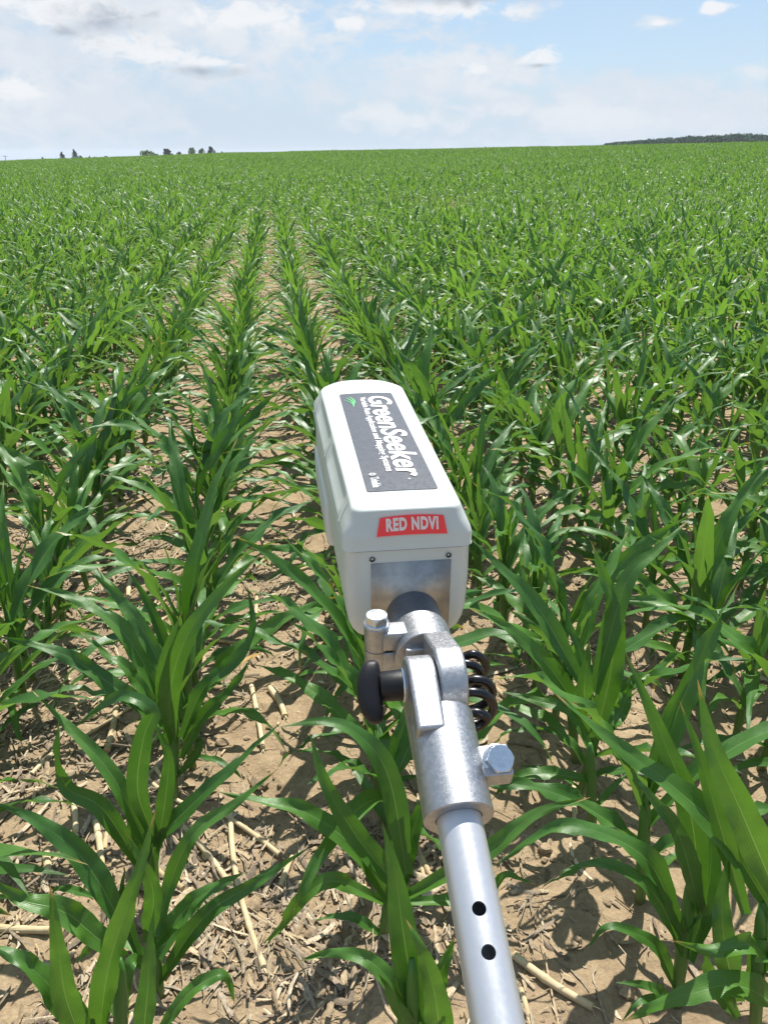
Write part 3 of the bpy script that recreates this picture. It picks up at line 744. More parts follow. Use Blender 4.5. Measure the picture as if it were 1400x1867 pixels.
for k in range(2400):
    p = 0.75 + 4.5 * r.random() ** 1.3; q = r.uniform(-0.56, 0.56) * (p + 0.35)
    clod(p * HEAD[0] + q * SIDE[0], p * HEAD[1] + q * SIDE[1], min(0.030, 0.0028 + r.exponential(0.0036)))
tag(cm.build('soil_clods', CLOD, colour=True, smooth=True, sharp=40), 'small loose clods of dry soil between the rows', 'soil clods', kind='stuff')

# larger dry stalks left from last year's crop, each a thing
STALK_GROUP = 'dry stalks from the last crop lying on the soil'
def dry_stalk(p0, p1, rad, label, seed):
    rad = rad * (1.35 if seed < 100 else 1.1)
    r = np.random.default_rng(seed); p0 = np.asarray(p0)[:2]; p1 = np.asarray(p1)[:2]; L = np.linalg.norm(p1 - p0); n = max(8, int(L / 0.012))
    s = np.linspace(0, 1, n); d = (p1 - p0) / L; nn = np.array([-d[1], d[0]])
    bow = r.normal(0, 0.03) * L * np.sin(s * math.pi)
    xy = p0 + (p1 - p0) * s[:, None] + nn * bow[:, None]
    z = soil(xy[:, 0], xy[:, 1]); A = np.polyfit(s, z, 1); zl = np.polyval(A, s); z = zl + max(0, (z - zl).max()) * 0.5 + rad * 0.75
    node = np.zeros(n)
    for c_ in np.arange(r.uniform(0.02, 0.1), L, r.uniform(0.09, 0.14)): node += np.exp(-((s * L - c_) / 0.004) ** 2)
    rd = rad * (1 + 0.22 * node) * np.linspace(1, 0.88, n)
    c0 = np.array([*p0, z[0]])
    P = np.concatenate([xy, z[:, None]], 1) - c0
    mb = MB(); mb.tube(P, rd, 9)
    # frayed strips of husk at one end
    for k in range(3):
        a = r.normal(0, 0.5); e = np.array([d[0] * math.cos(a) - d[1] * math.sin(a), d[0] * math.sin(a) + d[1] * math.cos(a), 0])
        l_ = r.uniform(0.012, 0.035); st = P[-1] + np.array([0, 0, rad * r.uniform(-0.6, 0.6)])
        t_ = np.linspace(0, 1, 4)[:, None]; c1 = st - e * 0.006 + e * l_ * t_ + np.array([0, 0, -rad]) * t_ ** 2
        sd_ = np.array([-e[1], e[0], 0]) * r.uniform(0.0012, 0.003); mb.grid(np.stack([c1 - sd_ * (1 - 0.8 * t_), c1 + np.array([0, 0, 0.0008]), c1 + sd_ * (1 - 0.8 * t_)], 1))
    o = mb.build('dry_stalk', STRAW, sharp=50); o.location = c0
    tag(o, label, 'dry stalk', STALK_GROUP)
HAND_STALKS = [
    ((936, 1752), (1078, 1852), 0.0065, 'thick split dry stalk lying right of the pole near the bottom edge'),
    ((420, 1482), (482, 1778), 0.0055, 'long pale dry stalk lying along the gap left of the pole'),
    ((176, 1506), (188, 1592), 0.0065, 'short dry stalk with a dark band behind the left front plant'),
    ((458, 1255), (480, 1372), 0.0060, 'dry stalk left of the black hinge knob, pointing up the row gap'),
    ((492, 1262), (520, 1312), 0.0075, 'stubby thick yellow stalk piece just left of the hinge knob'),
    ((2, 1698), (94, 1708), 0.0065, 'dry stalk lying crosswise at the left edge of the picture'),
    ((240, 1052), (234, 1100), 0.0075, 'short pale stalk piece between the two left rows'),
    ((460, 1190), (522, 1134), 0.0070, 'slanted dry stalk leaning up and right beside the sensor box'),
    ((468, 1085), (470, 1190), 0.0060, 'upright looking pale stalk left of the sensor box'),
    ((948, 1815), (966, 1880), 0.0045, 'thin bright straw stem beside the pole at the bottom edge'),
    ((136, 1474), (140, 1526), 0.0060, 'white end of a dry stalk left of the front left plant'),
    ((196, 1372), (214, 1290), 0.0075, 'greyish dry stalk behind the folded leaf at left'),
    ((86, 1560), (92, 1600), 0.0080, 'stubby pale stalk stump near the left edge'),
    ((1112, 1372), (1150, 1405), 0.0060, 'dry stalk piece under the right row leaves'),
    ((548, 1500), (640, 1528), 0.0045, 'thin dry stem lying crosswise left of the sleeve'),
    ((60, 1420), (104, 1380), 0.0050, 'bright thin straw beside the second left row stalks'),
]
for k, (a, b, rad, lab) in enumerate(HAND_STALKS): dry_stalk(on_ground(*a), on_ground(*b), rad, lab, 40 + k)
k = 0; r2 = np.random.default_rng(17)
while k < 100:
    p = 1.35 + 6 * r2.random() ** 1.4; q = r2.uniform(-0.5, 0.5) * p; x = p * HEAD[0] + q * SIDE[0]; y = p * HEAD[1] + q * SIDE[1]
    if r2.random() > float(density(np.array(x), np.array(y))): continue
    a = math.pi / 2 + r2.normal(0, 0.6); L = r2.uniform(0.06, 0.26)
    dry_stalk((x, y), (x + L * math.cos(a), y + L * math.sin(a)), r2.uniform(0.0045, 0.0075), 'pale broken stalk piece lying among the scraps further back between rows', 400 + k); k += 1
# ------------------------------------------------------------------ the crop sensor on its pole (one thing, many parts)
def unit(v): v = np.asarray(v, float); return v / np.linalg.norm(v)
UPC = np.array([0, -math.cos(PITCH), -math.sin(PITCH)])
def axes(vx, vy):
    a = unit([vx - 700, vy - 933.5, FPX]); r_ = unit(np.cross(a, UPC)); r_ = r_ if r_[0] > 0 else -r_
    u = np.cross(r_, a); u = u if u @ UPC > 0 else -u
    return r_, a, u
BR, BA, BU = axes(485.506, 255.53)
BO = np.array([0.0177, 0.0266, 0.5859])
BM = Matrix(np.vstack([np.column_stack([CAM3 @ BR, CAM3 @ BA, CAM3 @ BU, np.array([0, 0, H]) + CAM3 @ BO]), [0, 0, 0, 1]]).tolist())
sensor = empty('crop_sensor'); sensor.matrix_world = BM
tag(sensor, 'white boxy crop sensor on a silver aluminium pole held over the corn rows', 'crop sensor')
# pole frame, in the box's own axes
PR, PA, PU = axes(441, -600)
PO = np.array([138.0, 567.0, FPX]) * (0.452 / FPX)
BT = np.stack([BR, BA, BU])
pr, pa_, pu, po = BT @ PR, BT @ PA, BT @ PU, BT @ (PO - BO)
def pf(rr_, aa, uu): return po + pr * rr_ + pa_ * aa + pu * uu
def pts_pf(V): V = np.asarray(V); return po + V[..., :1] * pr + V[..., 1:2] * pa_ + V[..., 2:3] * pu

WHITE = simple('white_plastic', (0.52, 0.555, 0.53), 0.36, 0, 22, 0.045, 0.05, 0.0006, 0.07)
CAST = simple('cast_aluminium', (0.40, 0.41, 0.43), 0.46, 1.0, 260, 0.12, 0.35, 0.0005, 0.08)
STEELPLATE = simple('plate_metal', (0.36, 0.36, 0.35), 0.46, 1.0, 60, 0.2, 0.08, 0.0002, 0.06)
TUBEM = simple('tube_metal', (0.28, 0.30, 0.34), 0.42, 1.0, 300, 0.08, 0.2, 0.0003, 0.06)
POLEM = simple('anodised_pole', (0.53, 0.545, 0.58), 0.42, 0.65, 200, 0.02, 0.04, 0.0002, 0.03)
ZINC = simple('zinc_bolt', (0.60, 0.65, 0.70), 0.30, 1.0, 150, 0.05, 0.03, 0.0001, 0.04)
BLACK = simple('black_plastic', (0.008, 0.0085, 0.011), 0.45, 0, 700, 0.2, 0.3, 0.0003, 0.06, 0.35)
CABLE = simple('black_cable', (0.004, 0.004, 0.006), 0.30, 0, 60, 0.2, 0.05, 0.0005, 0.06)
REDL = simple('red_label', (0.88, 0.045, 0.040), 0.38, 0, 60, 0.05)
GREYL = simple('grey_label', (0.060, 0.065, 0.078), 0.42, 0, 300, 0.22, 0.15, 0.0003)
LETTER = simple('white_lettering', (0.78, 0.78, 0.78), 0.45, 0, 200, 0.03)
PALE = simple('pale_red_lettering', (0.72, 0.62, 0.60), 0.45, 0, 200, 0.03)
GREENL = simple('green_mark', (0.10, 0.52, 0.16), 0.45, 0, 200, 0.05)
DARKH = simple('dark_recess', (0.03, 0.03, 0.03), 0.6)

LEN = 0.352
def rrect(r0, r1, a0, a1, rad_n, rad_f, ns=28, nc=8, bow=0.0):
    """rounded rectangle in plan, corner radii near and far, the far end bowed outward; counter-clockwise"""
    pts_ = []
    def corner(cx, cy, rad, s0):
        for k in range(nc + 1):
            t = s0 + math.pi / 2 * k / nc; pts_.append((cx + rad * math.cos(t), cy + rad * math.sin(t)))
    corner(r1 - rad_n, a0 + rad_n, rad_n, -math.pi / 2)
    for k in range(1, ns): pts_.append((r1, a0 + rad_n + (a1 - a0 - rad_n - rad_f) * k / ns))
    corner(r1 - rad_f, a1 - rad_f, rad_f, 0)
    for k in range(1, 8): pts_.append((r1 - rad_f - (r1 - r0 - 2 * rad_f) * k / 8, a1))
    corner(r0 + rad_f, a1 - rad_f, rad_f, math.pi / 2)
    for k in range(1, ns): pts_.append((r0, a1 - rad_f - (a1 - a0 - rad_n - rad_f) * k / ns))
    corner(r0 + rad_n, a0 + rad_n, rad_n, math.pi)
    for k in range(1, 8): pts_.append((r0 + rad_n + (r1 - r0 - 2 * rad_n) * k / 8, a0))
    P = np.array(pts_); c_ = (r0 + r1) / 2; hw = (r1 - r0) / 2
    far = sstep((P[:, 1] - (a1 - rad_f * 1.2)) / (rad_f * 1.2)); P[:, 1] += bow * far * (1 - ((P[:, 0] - c_) / hw) ** 2)
    P[:, 0] += (P[:, 0] - c_) / hw * 0.0035 * np.clip(P[:, 1] / 0.3, 0, 1)       # the box widens slightly towards its far end
    return P
def loop(P, u): return np.column_stack([P, np.full(len(P), u) if np.isscalar(u) else u])
WB = 0.0465
# body: tapering shell below the lid
mb = MB(); L = []
for u, dw in ((-0.0005, 0.0008), (-0.030, 0.0006), (-0.052, 0.0016), (-0.062, 0.0034), (-0.068, 0.0058), (-0.0720, 0.0088), (-0.0742, 0.0130), (-0.0748, 0.0180)):
    L.append(loop(rrect(-WB + dw, WB - dw, dw * 0.35, LEN - 0.012 - dw, 0.0085, 0.020), u))
mb.loft(L[::-1], True, True)
body = mb.build('sensor_body', WHITE, sensor, sharp=50)
# lid: upright lip, sloped shoulders with shallow panels, crowned top
def crown(r_, a): return 0.0016 * (1 - (r_ / 0.04) ** 2) * np.clip((a - 0.015) / 0.05, 0, 1)
mb = MB(); L = []
HT, HL, WTP = 0.0300, 0.0105, 0.0389
def lid_loop(t, u, inset=0.0):
    """t: 0 at the lip, 1 at the top edge"""
    w = WB + 0.0006 - (WB + 0.0006 - WTP) * t; a0 = -0.0008 + 0.0073 * t; a1 = LEN - 0.012 * t
    P = rrect(-w, w, a0, a1, 0.0085 + 0.001 * t, 0.022 + 0.006 * t, 60, 8, 0.006 * t)
    if inset:
        y = P[:, 1]; band = np.zeros(len(P))
        for lo, hi in ((0.040, 0.158), (0.176, 0.292)):
            band = np.maximum(band, sstep((y - lo) / 0.010) * sstep((hi - y) / 0.010))
        P[:, 0] -= np.sign(P[:, 0]) * inset * band
    return loop(P, u)
def inner(s_, u0):
    P = rrect(-WTP * s_, WTP * s_, 0.0065 + (1 - s_) * 0.16, LEN - 0.012 - (1 - s_) * 0.16, 0.0095 * s_, 0.028 * s_, 60, 8, 0.006)
    return loop(P, u0 + crown(P[:, 0], P[:, 1]) - 0.0)
L = [lid_loop(-0.06, 0.0006), lid_loop(0.0, 0.0016), lid_loop(0.0, HL - 0.0012), lid_loop(0.06, HL + 0.0004), lid_loop(0.13, HL + 0.00256, 0.0010), lid_loop(0.45, HL + 0.00839, 0.0012),
     lid_loop(0.70, HL + 0.01282, 0.0011), lid_loop(0.80, HL + 0.01515, 0.0006), lid_loop(0.88, HL + 0.01701), lid_loop(0.96, HL + 0.01841), inner(0.985, HT - 0.0004), inner(0.95, HT), inner(0.9, HT), inner(0.75, HT), inner(0.5, HT), inner(0.2, HT)]
mb.loft(L, True, True)
lid = mb.build('sensor_lid', WHITE, sensor, sharp=60)
def top_u(r_, a): return HT + crown(r_, a)
# side ribs between the lid panels
for s_ in (-1, 1):
    for a in (0.030, 0.167, 0.300):
        mb = MB(); t = np.linspace(0.05, 0.97, 7)
        w = WB + 0.0006 - (WB + 0.0006 - WTP) * t + 0.0035 * a / 0.3 + 0.0009
        u = HL + 0.0176 * t
        hw = 0.0042 - 0.0018 * t
        P = np.stack([np.stack([s_ * (w - 0.0034), a - hw, u], 1), np.stack([s_ * w, a - hw * 0.55, u], 1), np.stack([s_ * w, a + hw * 0.55, u], 1), np.stack([s_ * (w - 0.0034), a + hw, u], 1)], 1)
        if s_ < 0: P = P[:, ::-1]
        mb.grid(P); mb.build('side_rib', WHITE, lid, sharp=50)
# optics housing below the forward half, slightly wider than the body
mb = MB(); L = []
for u, dw in ((-0.034, 0.0010), (-0.037, -0.0016), (-0.070, -0.0010), (-0.0775, 0.0005), (-0.0800, 0.004)):
    L.append(loop(rrect(-WB + dw, WB - dw, 0.166 + max(dw, 0), LEN - 0.020, 0.004, 0.012), u))
mb.loft(L[::-1], True, True); mb.build('optics_housing', WHITE, sensor, sharp=50)
# lid screws at left near corner and panel corner
# grey name label
def flat_label(name, outline, surf, mat, parent, off, n_in=3):
    c_ = outline.mean(0); mb = MB(); L = []
    for k in (1.0, 0.66, 0.33, 0.02):
        P = c_ + (outline - c_) * k; L.append(np.array([surf(x, y, off) for x, y in P]))
    mb.loft(L[::-1], False, False)
    side = [np.array([surf(x, y, -0.0003) for x, y in outline]), L[0]]
    mb.loft(side, False, False)
    return mb.build(name, mat, parent, sharp=40)
def rr_outline(x0, x1, y0, y1, rad, nc=5, ns=10):
    P = []
    for (cx, cy, s0, dx_, dy_) in ((x1 - rad, y0 + rad, -1, 0, 1), (x1 - rad, y1 - rad, 0, -1, 0), (x0 + rad, y1 - rad, 1, 0, -1), (x0 + rad, y0 + rad, 2, 1, 0)):
        for k in range(nc + 1):
            t = (s0 + k / nc) * math.pi / 2; P.append((cx + rad * math.cos(t), cy + rad * math.sin(t)))
        ln = (y1 - y0 if dx_ == 0 else x1 - x0) - 2 * rad
        for k in range(1, ns): P.append((P[-1][0] + dx_ * ln / ns, P[-1][1] + dy_ * ln / ns))
    return np.array(P)
TOPS = lambda x, y, o: (x, y, float(top_u(x, y)) + o)
label = flat_label('name_label', rr_outline(-0.0259, 0.0274, 0.0355, 0.2898, 0.003), TOPS, GREYL, sensor, 0.0005)
def lettering(text, mapper, mat, parent, size, xscale=1.0, shear=0.0, embolden=0.0, name='lettering', spacing=1.0, depth=0.0002, align='LEFT'):
    cu = bpy.data.curves.new(name, 'FONT'); cu.body = text; cu.size = size; cu.offset = embolden; cu.shear = shear; cu.space_character = spacing
    cu.align_x = align; cu.resolution_u = 4
    to = bpy.data.objects.new(name, cu); COL.objects.link(to)
    dg = bpy.context.evaluated_depsgraph_get(); me = bpy.data.meshes.new_from_object(to.evaluated_get(dg)); bpy.data.objects.remove(to); bpy.data.curves.remove(cu)
    V = np.empty(len(me.vertices) * 3); me.vertices.foreach_get('co', V); V = V.reshape(-1, 3); V[:, 0] *= xscale
    me.vertices.foreach_set('co', np.array([mapper(x, y) for x, y, _ in V]).ravel())
    me.name = name; me.materials.clear(); me.materials.append(mat); me.update()
    return link(name, me, parent), V[:, 0].min(), V[:, 0].max(), V[:, 1].max()
def along(r_base, a_start):
    """text runs from the far end towards the pole, its top to the right"""
    return lambda x, y: (r_base + y, a_start - x, float(top_u(r_base + y, a_start - x)) + 0.0009)
def fit_text(text, r_base, a0, a1, cap, mat, **kw):
    """letters of cap height cap filling a0..a1 along the label"""
    t, lo, hi, top = lettering(text, lambda x, y: (x, y, 0), mat, label, cap / 0.70, **kw)
    me = t.data; V = np.empty(len(me.vertices) * 3); me.vertices.foreach_get('co', V); V = V.reshape(-1, 3)
    k = (a0 - a1) / (hi - lo); f = along(r_base, a0)
    me.vertices.foreach_set('co', np.array([f((x - lo) * k, y) for x, y, _ in V]).ravel()); me.update()
    return t
fit_text('GreenSeeker', 0.0016, 0.276, 0.0590, 0.0215, LETTER, shear=0.15, embolden=0.00075)
fit_text('Variable Rate Application and Mapping Systems', -0.0066, 0.274, 0.0710, 0.0058, LETTER, embolden=0.00012)
fit_text('Trimble', -0.0205, 0.0610, 0.0420, 0.0062, LETTER, embolden=0.00016)
fit_text('®', 0.0075, 0.0560, 0.0535, 0.0024, LETTER)
# three-curve green leaf mark and the small round maker's mark
mb = MB()
for k, (o0, o1, ln, ww) in enumerate(((-0.0175, 0.268, 0.026, 0.0007), (-0.0150, 0.274, 0.026, 0.0009), (-0.0118, 0.277, 0.022, 0.0008))):
    t = np.linspace(0, 1, 12); aa = o1 - ln * t; r0 = o0 - 0.0050 + 0.0075 * np.sin(t * 2.1) * (1 - 0.25 * k)
    hw = ww * np.sin(math.pi * np.clip(t * 0.9 + 0.06, 0, 1)) ** 0.7
    P = np.stack([np.array([(r0[i] + s_ * hw[i], aa[i], float(top_u(r0[i], aa[i])) + 0.0009) for i in range(12)]) for s_ in (-1, 1)], 1); mb.grid(P)
mb.build('leaf_mark', GREENL, label)
mb = MB()
for k in range(3):
    t = np.linspace(0, 1, 14) * 4.2 + k * 2.09; rad = 0.0026 - 0.0007 * k
    cx, cy = -0.0180, 0.0662
    P = np.stack([np.stack([cx + rr_ * np.cos(t), cy + rr_ * np.sin(t), np.full(14, HT + 0.0024)], 1) for rr_ in (rad - 0.00025, rad + 0.00025)], 1); mb.grid(P)
mb.build('maker_mark', LETTER, label)
# red label on the sloped near face of the lid
def slope(x, y, o):
    """x across, y = 0..1 up the sloped near face"""
    return (x, -0.0008 + 0.0068 * y - o * 0.9, HL + 0.0186 * y + o * 0.37)
bot = [(x, 0.04 + 0.03 * (1 - (x / 0.025) ** 2)) for x in np.linspace(-0.0232, 0.0276, 14)]
top = [(x, 0.72 + 0.06 * (1 - ((x - 0.002) / 0.021) ** 2)) for x in np.linspace(0.0252, -0.0202, 14)]
red = flat_label('red_label', np.array(bot + top), slope, REDL, sensor, 0.0008)
t, lo, hi, top_ = lettering('RED NDVI', lambda x, y: (x, y, 0), PALE, red, 0.0114, embolden=0.0006, spacing=1.13)
me = t.data; V = np.empty(len(me.vertices) * 3); me.vertices.foreach_get('co', V); V = V.reshape(-1, 3); k = 0.0375 / (hi - lo)
def onred(x, y):
    xr = -0.0163 + (x - lo) * k; return slope(xr, 0.235 + y / 0.0190 + 0.03 * (1 - ((xr - 0.002) / 0.02) ** 2), 0.0012)
me.vertices.foreach_set('co', np.array([onred(x, y) for x, y, _ in V]).ravel()); me.update()
# mounting plate let into the near face
mb = MB(); r0, r1, u0, u1 = -0.0272, 0.0312, -0.0745, -0.0100
mb.loft([np.array([(r0, -0.0002, u0), (r1, -0.0002, u0), (r1, -0.0002, u1), (r0, -0.0002, u1)])[::-1], np.array([(r0, 0.004, u0), (r1, 0.004, u0), (r1, 0.004, u1), (r0, 0.004, u1)])[::-1]], True, True)
o = mb.build('mounting_plate', STEELPLATE, sensor); o.location = (0, -0.0003, 0)
for r_ in (-0.0263, 0.0292):
    mb = MB(); ph = np.linspace(0, 2 * math.pi, 17)[:-1]
    rings = [(0.0021, -0.0008), (0.0016, -0.0010), (0.0012, -0.0004), (0.0010, 0.0010)]
    mb.loft([np.stack([r_ + q * np.cos(ph), np.full(16, a), -0.0064 + q * np.sin(ph)], 1) for q, a in rings], False, True); mb.build('screw_hole', DARKH, body)
# tube, clamp ring with its ear, boss and bolt
TR, TU = 0.0036, -0.0545
def ring_loop(c_, ex, ey, q, n=48): ph = np.arange(n) * 2 * math.pi / n; return np.asarray(c_) + q * (np.cos(ph)[:, None] * np.asarray(ex) + np.sin(ph)[:, None] * np.asarray(ey))
def turned(prof, c0, ax, n=48, cap=True):
    """solid of revolution: prof = (distance along ax, radius)"""
    ax = unit(ax); h_ = np.array([0, 0, 1.0]) if abs(ax[2]) < 0.9 else np.array([1.0, 0, 0]); ex = unit(np.cross(ax, h_)); ey = np.cross(ax, ex)
    mb = MB(); mb.loft([ring_loop(np.asarray(c0) + ax * d_, ex, ey, q, n) for d_, q in prof], cap, cap); return mb
X_, Y_, Z_ = np.eye(3)
mb = turned([(0.002, 0.0200), (-0.040, 0.0200)][::-1], (TR, 0, TU), Y_); tube = mb.build('mounting_tube', TUBEM, sensor, sharp=40)
mb = turned([(-0.0595, 0.0165), (-0.0595, 0.0212), (-0.0590, 0.0217), (-0.0305, 0.0217), (-0.0300, 0.0211), (-0.0300, 0.019)], (TR, 0, TU), Y_); ring = mb.build('clamp_ring', CAST, sensor, sharp=40)
def boxpts(r0, r1, a0, a1, u0, u1):
    lo_ = np.array([(r0, a0, u0), (r1, a0, u0), (r1, a1, u0), (r0, a1, u0)]); hi_ = lo_.copy(); hi_[:, 2] = u1; return lo_, hi_
EC = (-0.0285, -0.0440)
mb = turned([(-0.0830, 0.0070), (-0.0822, 0.0084), (-0.0520, 0.0086), (-0.0520, 0.0080), (-0.0510, 0.0080), (-0.0510, 0.0086), (-0.0338, 0.0088), (-0.0330, 0.0080)], (EC[0], EC[1], 0), Z_, 32)
ear = mb.build('clamp_ear', CAST, ring, sharp=40)
for lo_u, hi_u in ((-0.0800, -0.0523), (-0.0507, -0.0368)):
    mb = MB(); mb.loft(list(boxpts(EC[0], TR - 0.010, EC[1] - 0.0078, EC[1] + 0.0078, lo_u, hi_u)), True, True); bevel(mb.build('ear_web', CAST, ring), 0.0012)
def hex_bolt(c0, ax, parent, af, twist, head=0.0056, marks=None):
    ax = unit(ax); h_ = np.array([0, 1.0, 0]); ex = unit(h_ - ax * (h_ @ ax)); ey = np.cross(ax, ex); c0 = np.asarray(c0, float)
    mb = turned([(0.0, af * 0.60), (0.0012, af * 0.62), (0.0016, af * 0.58)], c0, ax, 40); mb.build('flange', ZINC, parent, sharp=40)
    mb = MB(); n = 60; ph = np.arange(n) * 2 * math.pi / n; q = (af / 2) / np.cos((ph - twist + math.pi / 6) % (math.pi / 3) - math.pi / 6)
    L = []
    for d_, lim in ((0.0014, 9), (head - 0.0011, 9), (head - 0.0004, af * 0.535), (head, af * 0.50), (head, af * 0.46)):
        qq = np.minimum(q, lim); L.append(c0 + ax * d_ + qq[:, None] * (np.cos(ph)[:, None] * ex + np.sin(ph)[:, None] * ey))
    mb.loft(L, True, True); hb = mb.build('bolt_head', ZINC, parent, sharp=28)
    if marks:
        for text, x0, y0 in marks:
            lettering(text, lambda x, y: tuple(c0 + ax * (head + 0.00015) + ex * (y + y0) - ey * (x + x0)), ZINC, parent, 0.0032, 1.0, 0, 0.0001, 'raised_mark', align='CENTER')
    return hb
bolt = empty('clamp_bolt'); bolt.parent = sensor
hex_bolt((EC[0], EC[1], -0.0330), Z_, bolt, 0.0142, 0.32, 0.0075)
# hinge: one round cheek belongs to the ring, the other to the sleeve
HC = pf(0.0025, 0.0905, 0.0)
hcA, hcU = HC[1], HC[2]; print('hinge centre (box axes)', HC, 'pole axes', pr, pa_, pu)
RC = 0.0228
def cheek(x0, x1, fr, name, parent, arm, ac=0.0):
    """round cheek between x0 and x1 on the hinge axis, with a straight arm reaching arm (list of plane points)"""
    mb = MB(); n = 64
    hull = arm + [(ac + RC * math.cos(t), RC * math.sin(t)) for t in np.linspace(0, 2 * math.pi, n)[:-1]]
    hull = convex(hull)
    lp = lambda x: np.array([fr(x, a, u) for a, u in hull])
    mb.loft([lp(x0), lp(x1)], True, True); o = mb.build(name, CAST, parent, sharp=35); bevel(o, 0.0022, 4, 40); return o
def convex(P):
    P = sorted(set((round(a, 6), round(b, 6)) for a, b in P))
    def half(Q):
        h_ = []
        for p in Q:
            while len(h_) > 1 and (h_[-1][0] - h_[-2][0]) * (p[1] - h_[-2][1]) - (h_[-1][1] - h_[-2][1]) * (p[0] - h_[-2][0]) <= 0: h_.pop()
            h_.append(p)
        return h_[:-1]
    return half(P) + half(P[::-1])
fb = lambda x, a, u: (TR + x, hcA + a, hcU + u)
fp = lambda x, a, u: pf(0.0025 + x, 0.0905 + a, u)
dA = -0.0590 - hcA; dU = TU - hcU
cheek(-0.0030, 0.0150, fb, 'ring_cheek', sensor, [(dA + 0.003, dU + 0.0205), (dA + 0.003, dU - 0.0195)])
cheek(-0.0205, -0.0034, fp, 'sleeve_cheek', sensor, [(-0.043, 0.0200), (-0.043, -0.0180)], -0.0065)
# the ring's tongue between the cheeks, seen through the gap
mb = MB(); mb.loft(list(boxpts(TR - 0.0150, TR - 0.002, -0.0640, -0.0580, TU - 0.016, TU + 0.012)), True, True); bevel(mb.build('hinge_web', CAST, sensor), 0.001)
# sleeve with ear and bolt
mb = MB(); L = []
for a, q in ((0.0655, 0.0130), (0.0655, 0.0192), (0.0648, 0.0199), (0.030, 0.0197), (0.0027, 0.0199), (0.0020, 0.0192), (0.0020, 0.0132), (0.030, 0.0130)):
    L.append(pts_pf(ring_loop((0, a, 0), X_, Z_, q, 56)))
mb.loft(L, True, True); sleeve = mb.build('pole_sleeve', CAST, sensor, sharp=40)
mb = MB(); lo_, hi_ = boxpts(0.0165, 0.0345, 0.0205, 0.0400, -0.0030, 0.0100)
mb.loft([pts_pf(lo_), pts_pf(hi_)], True, True); bevel(mb.build('sleeve_ear', CAST, sleeve), 0.0015, 3)
b2 = empty('sleeve_bolt'); b2.parent = sensor
hex_bolt(pf(0.0265, 0.0300, 0.0092), unit(pu * 0.93 + pr * 0.10 - pa_ * 0.34), b2, 0.0148, 0.12, 0.0072, [('8.8', 0.0, 0.0022), ('KA', 0.0, -0.0045)])
# pole, hollow, with two adjustment holes
PLEN = 0.95; RP = 0.0127
mb = MB(); L = []
for a, q in ((0.055, RP - 0.0016), (0.055, RP), (0.02, RP), (0.0, RP), (-0.03, RP), (-0.06, RP), (-0.10, RP), (-0.14, RP), (-PLEN, RP), (-PLEN, RP - 0.0016), (-0.14, RP - 0.0016), (-0.06, RP - 0.0016), (0.0, RP - 0.0016)):
    L.append(pts_pf(ring_loop((0, a, 0), X_, Z_, q, 64)))
mb.loft(L + [L[0]], False, False); pole = mb.build('pole', POLEM, sensor)
import bmesh
def tidy(me):
    bm_ = bmesh.new(); bm_.from_mesh(me); bmesh.ops.remove_doubles(bm_, verts=bm_.verts, dist=1e-6); bmesh.ops.recalc_face_normals(bm_, faces=bm_.faces); bm_.to_mesh(me); bm_.free(); me.update()
tidy(pole.data)
def pole_hit(px, py):
    d = BT @ unit([(px - 700) / FPX, (py - 933.5) / FPX, 1]); o_ = -BT @ BO
    d2 = np.array([d @ pr, d @ pa_, d @ pu]); q = o_ - po; o2 = np.array([q @ pr, q @ pa_, q @ pu])
    A = d2[0] ** 2 + d2[2] ** 2; B = o2[0] * d2[0] + o2[2] * d2[2]; C_ = o2[0] ** 2 + o2[2] ** 2 - RP ** 2
    t = (-B - math.sqrt(max(B * B - A * C_, 0))) / A; return o2 + d2 * t
cut = MB()
for px, py in ((873.6, 1657), (891, 1736.6)):
    h_ = pole_hit(px, py); dirn = unit([h_[0], 0, h_[2]]); print('hole', h_)
    ex = np.cross(dirn, Y_); n = 32; ph = np.arange(n) * 2 * math.pi / n
    cut.loft([pts_pf(np.array([0, h_[1], 0]) + dirn * k + 0.0036 * (np.cos(ph)[:, None] * ex + np.sin(ph)[:, None] * Y_)) for k in (0.004, 0.02)], True, True)
co = link('cut', cut.mesh('cut', DARKH)); tidy(co.data); co.matrix_world = BM
bpy.context.view_layer.update()
bo = pole.modifiers.new('holes', 'BOOLEAN'); bo.operation = 'DIFFERENCE'; bo.object = co; bo.solver = 'EXACT'
dg = bpy.context.evaluated_depsgraph_get(); me = bpy.data.meshes.new_from_object(pole.evaluated_get(dg)); pole.modifiers.clear(); pole.data = me
me.set_sharp_from_angle(angle=R(40)); bpy.data.objects.remove(co)
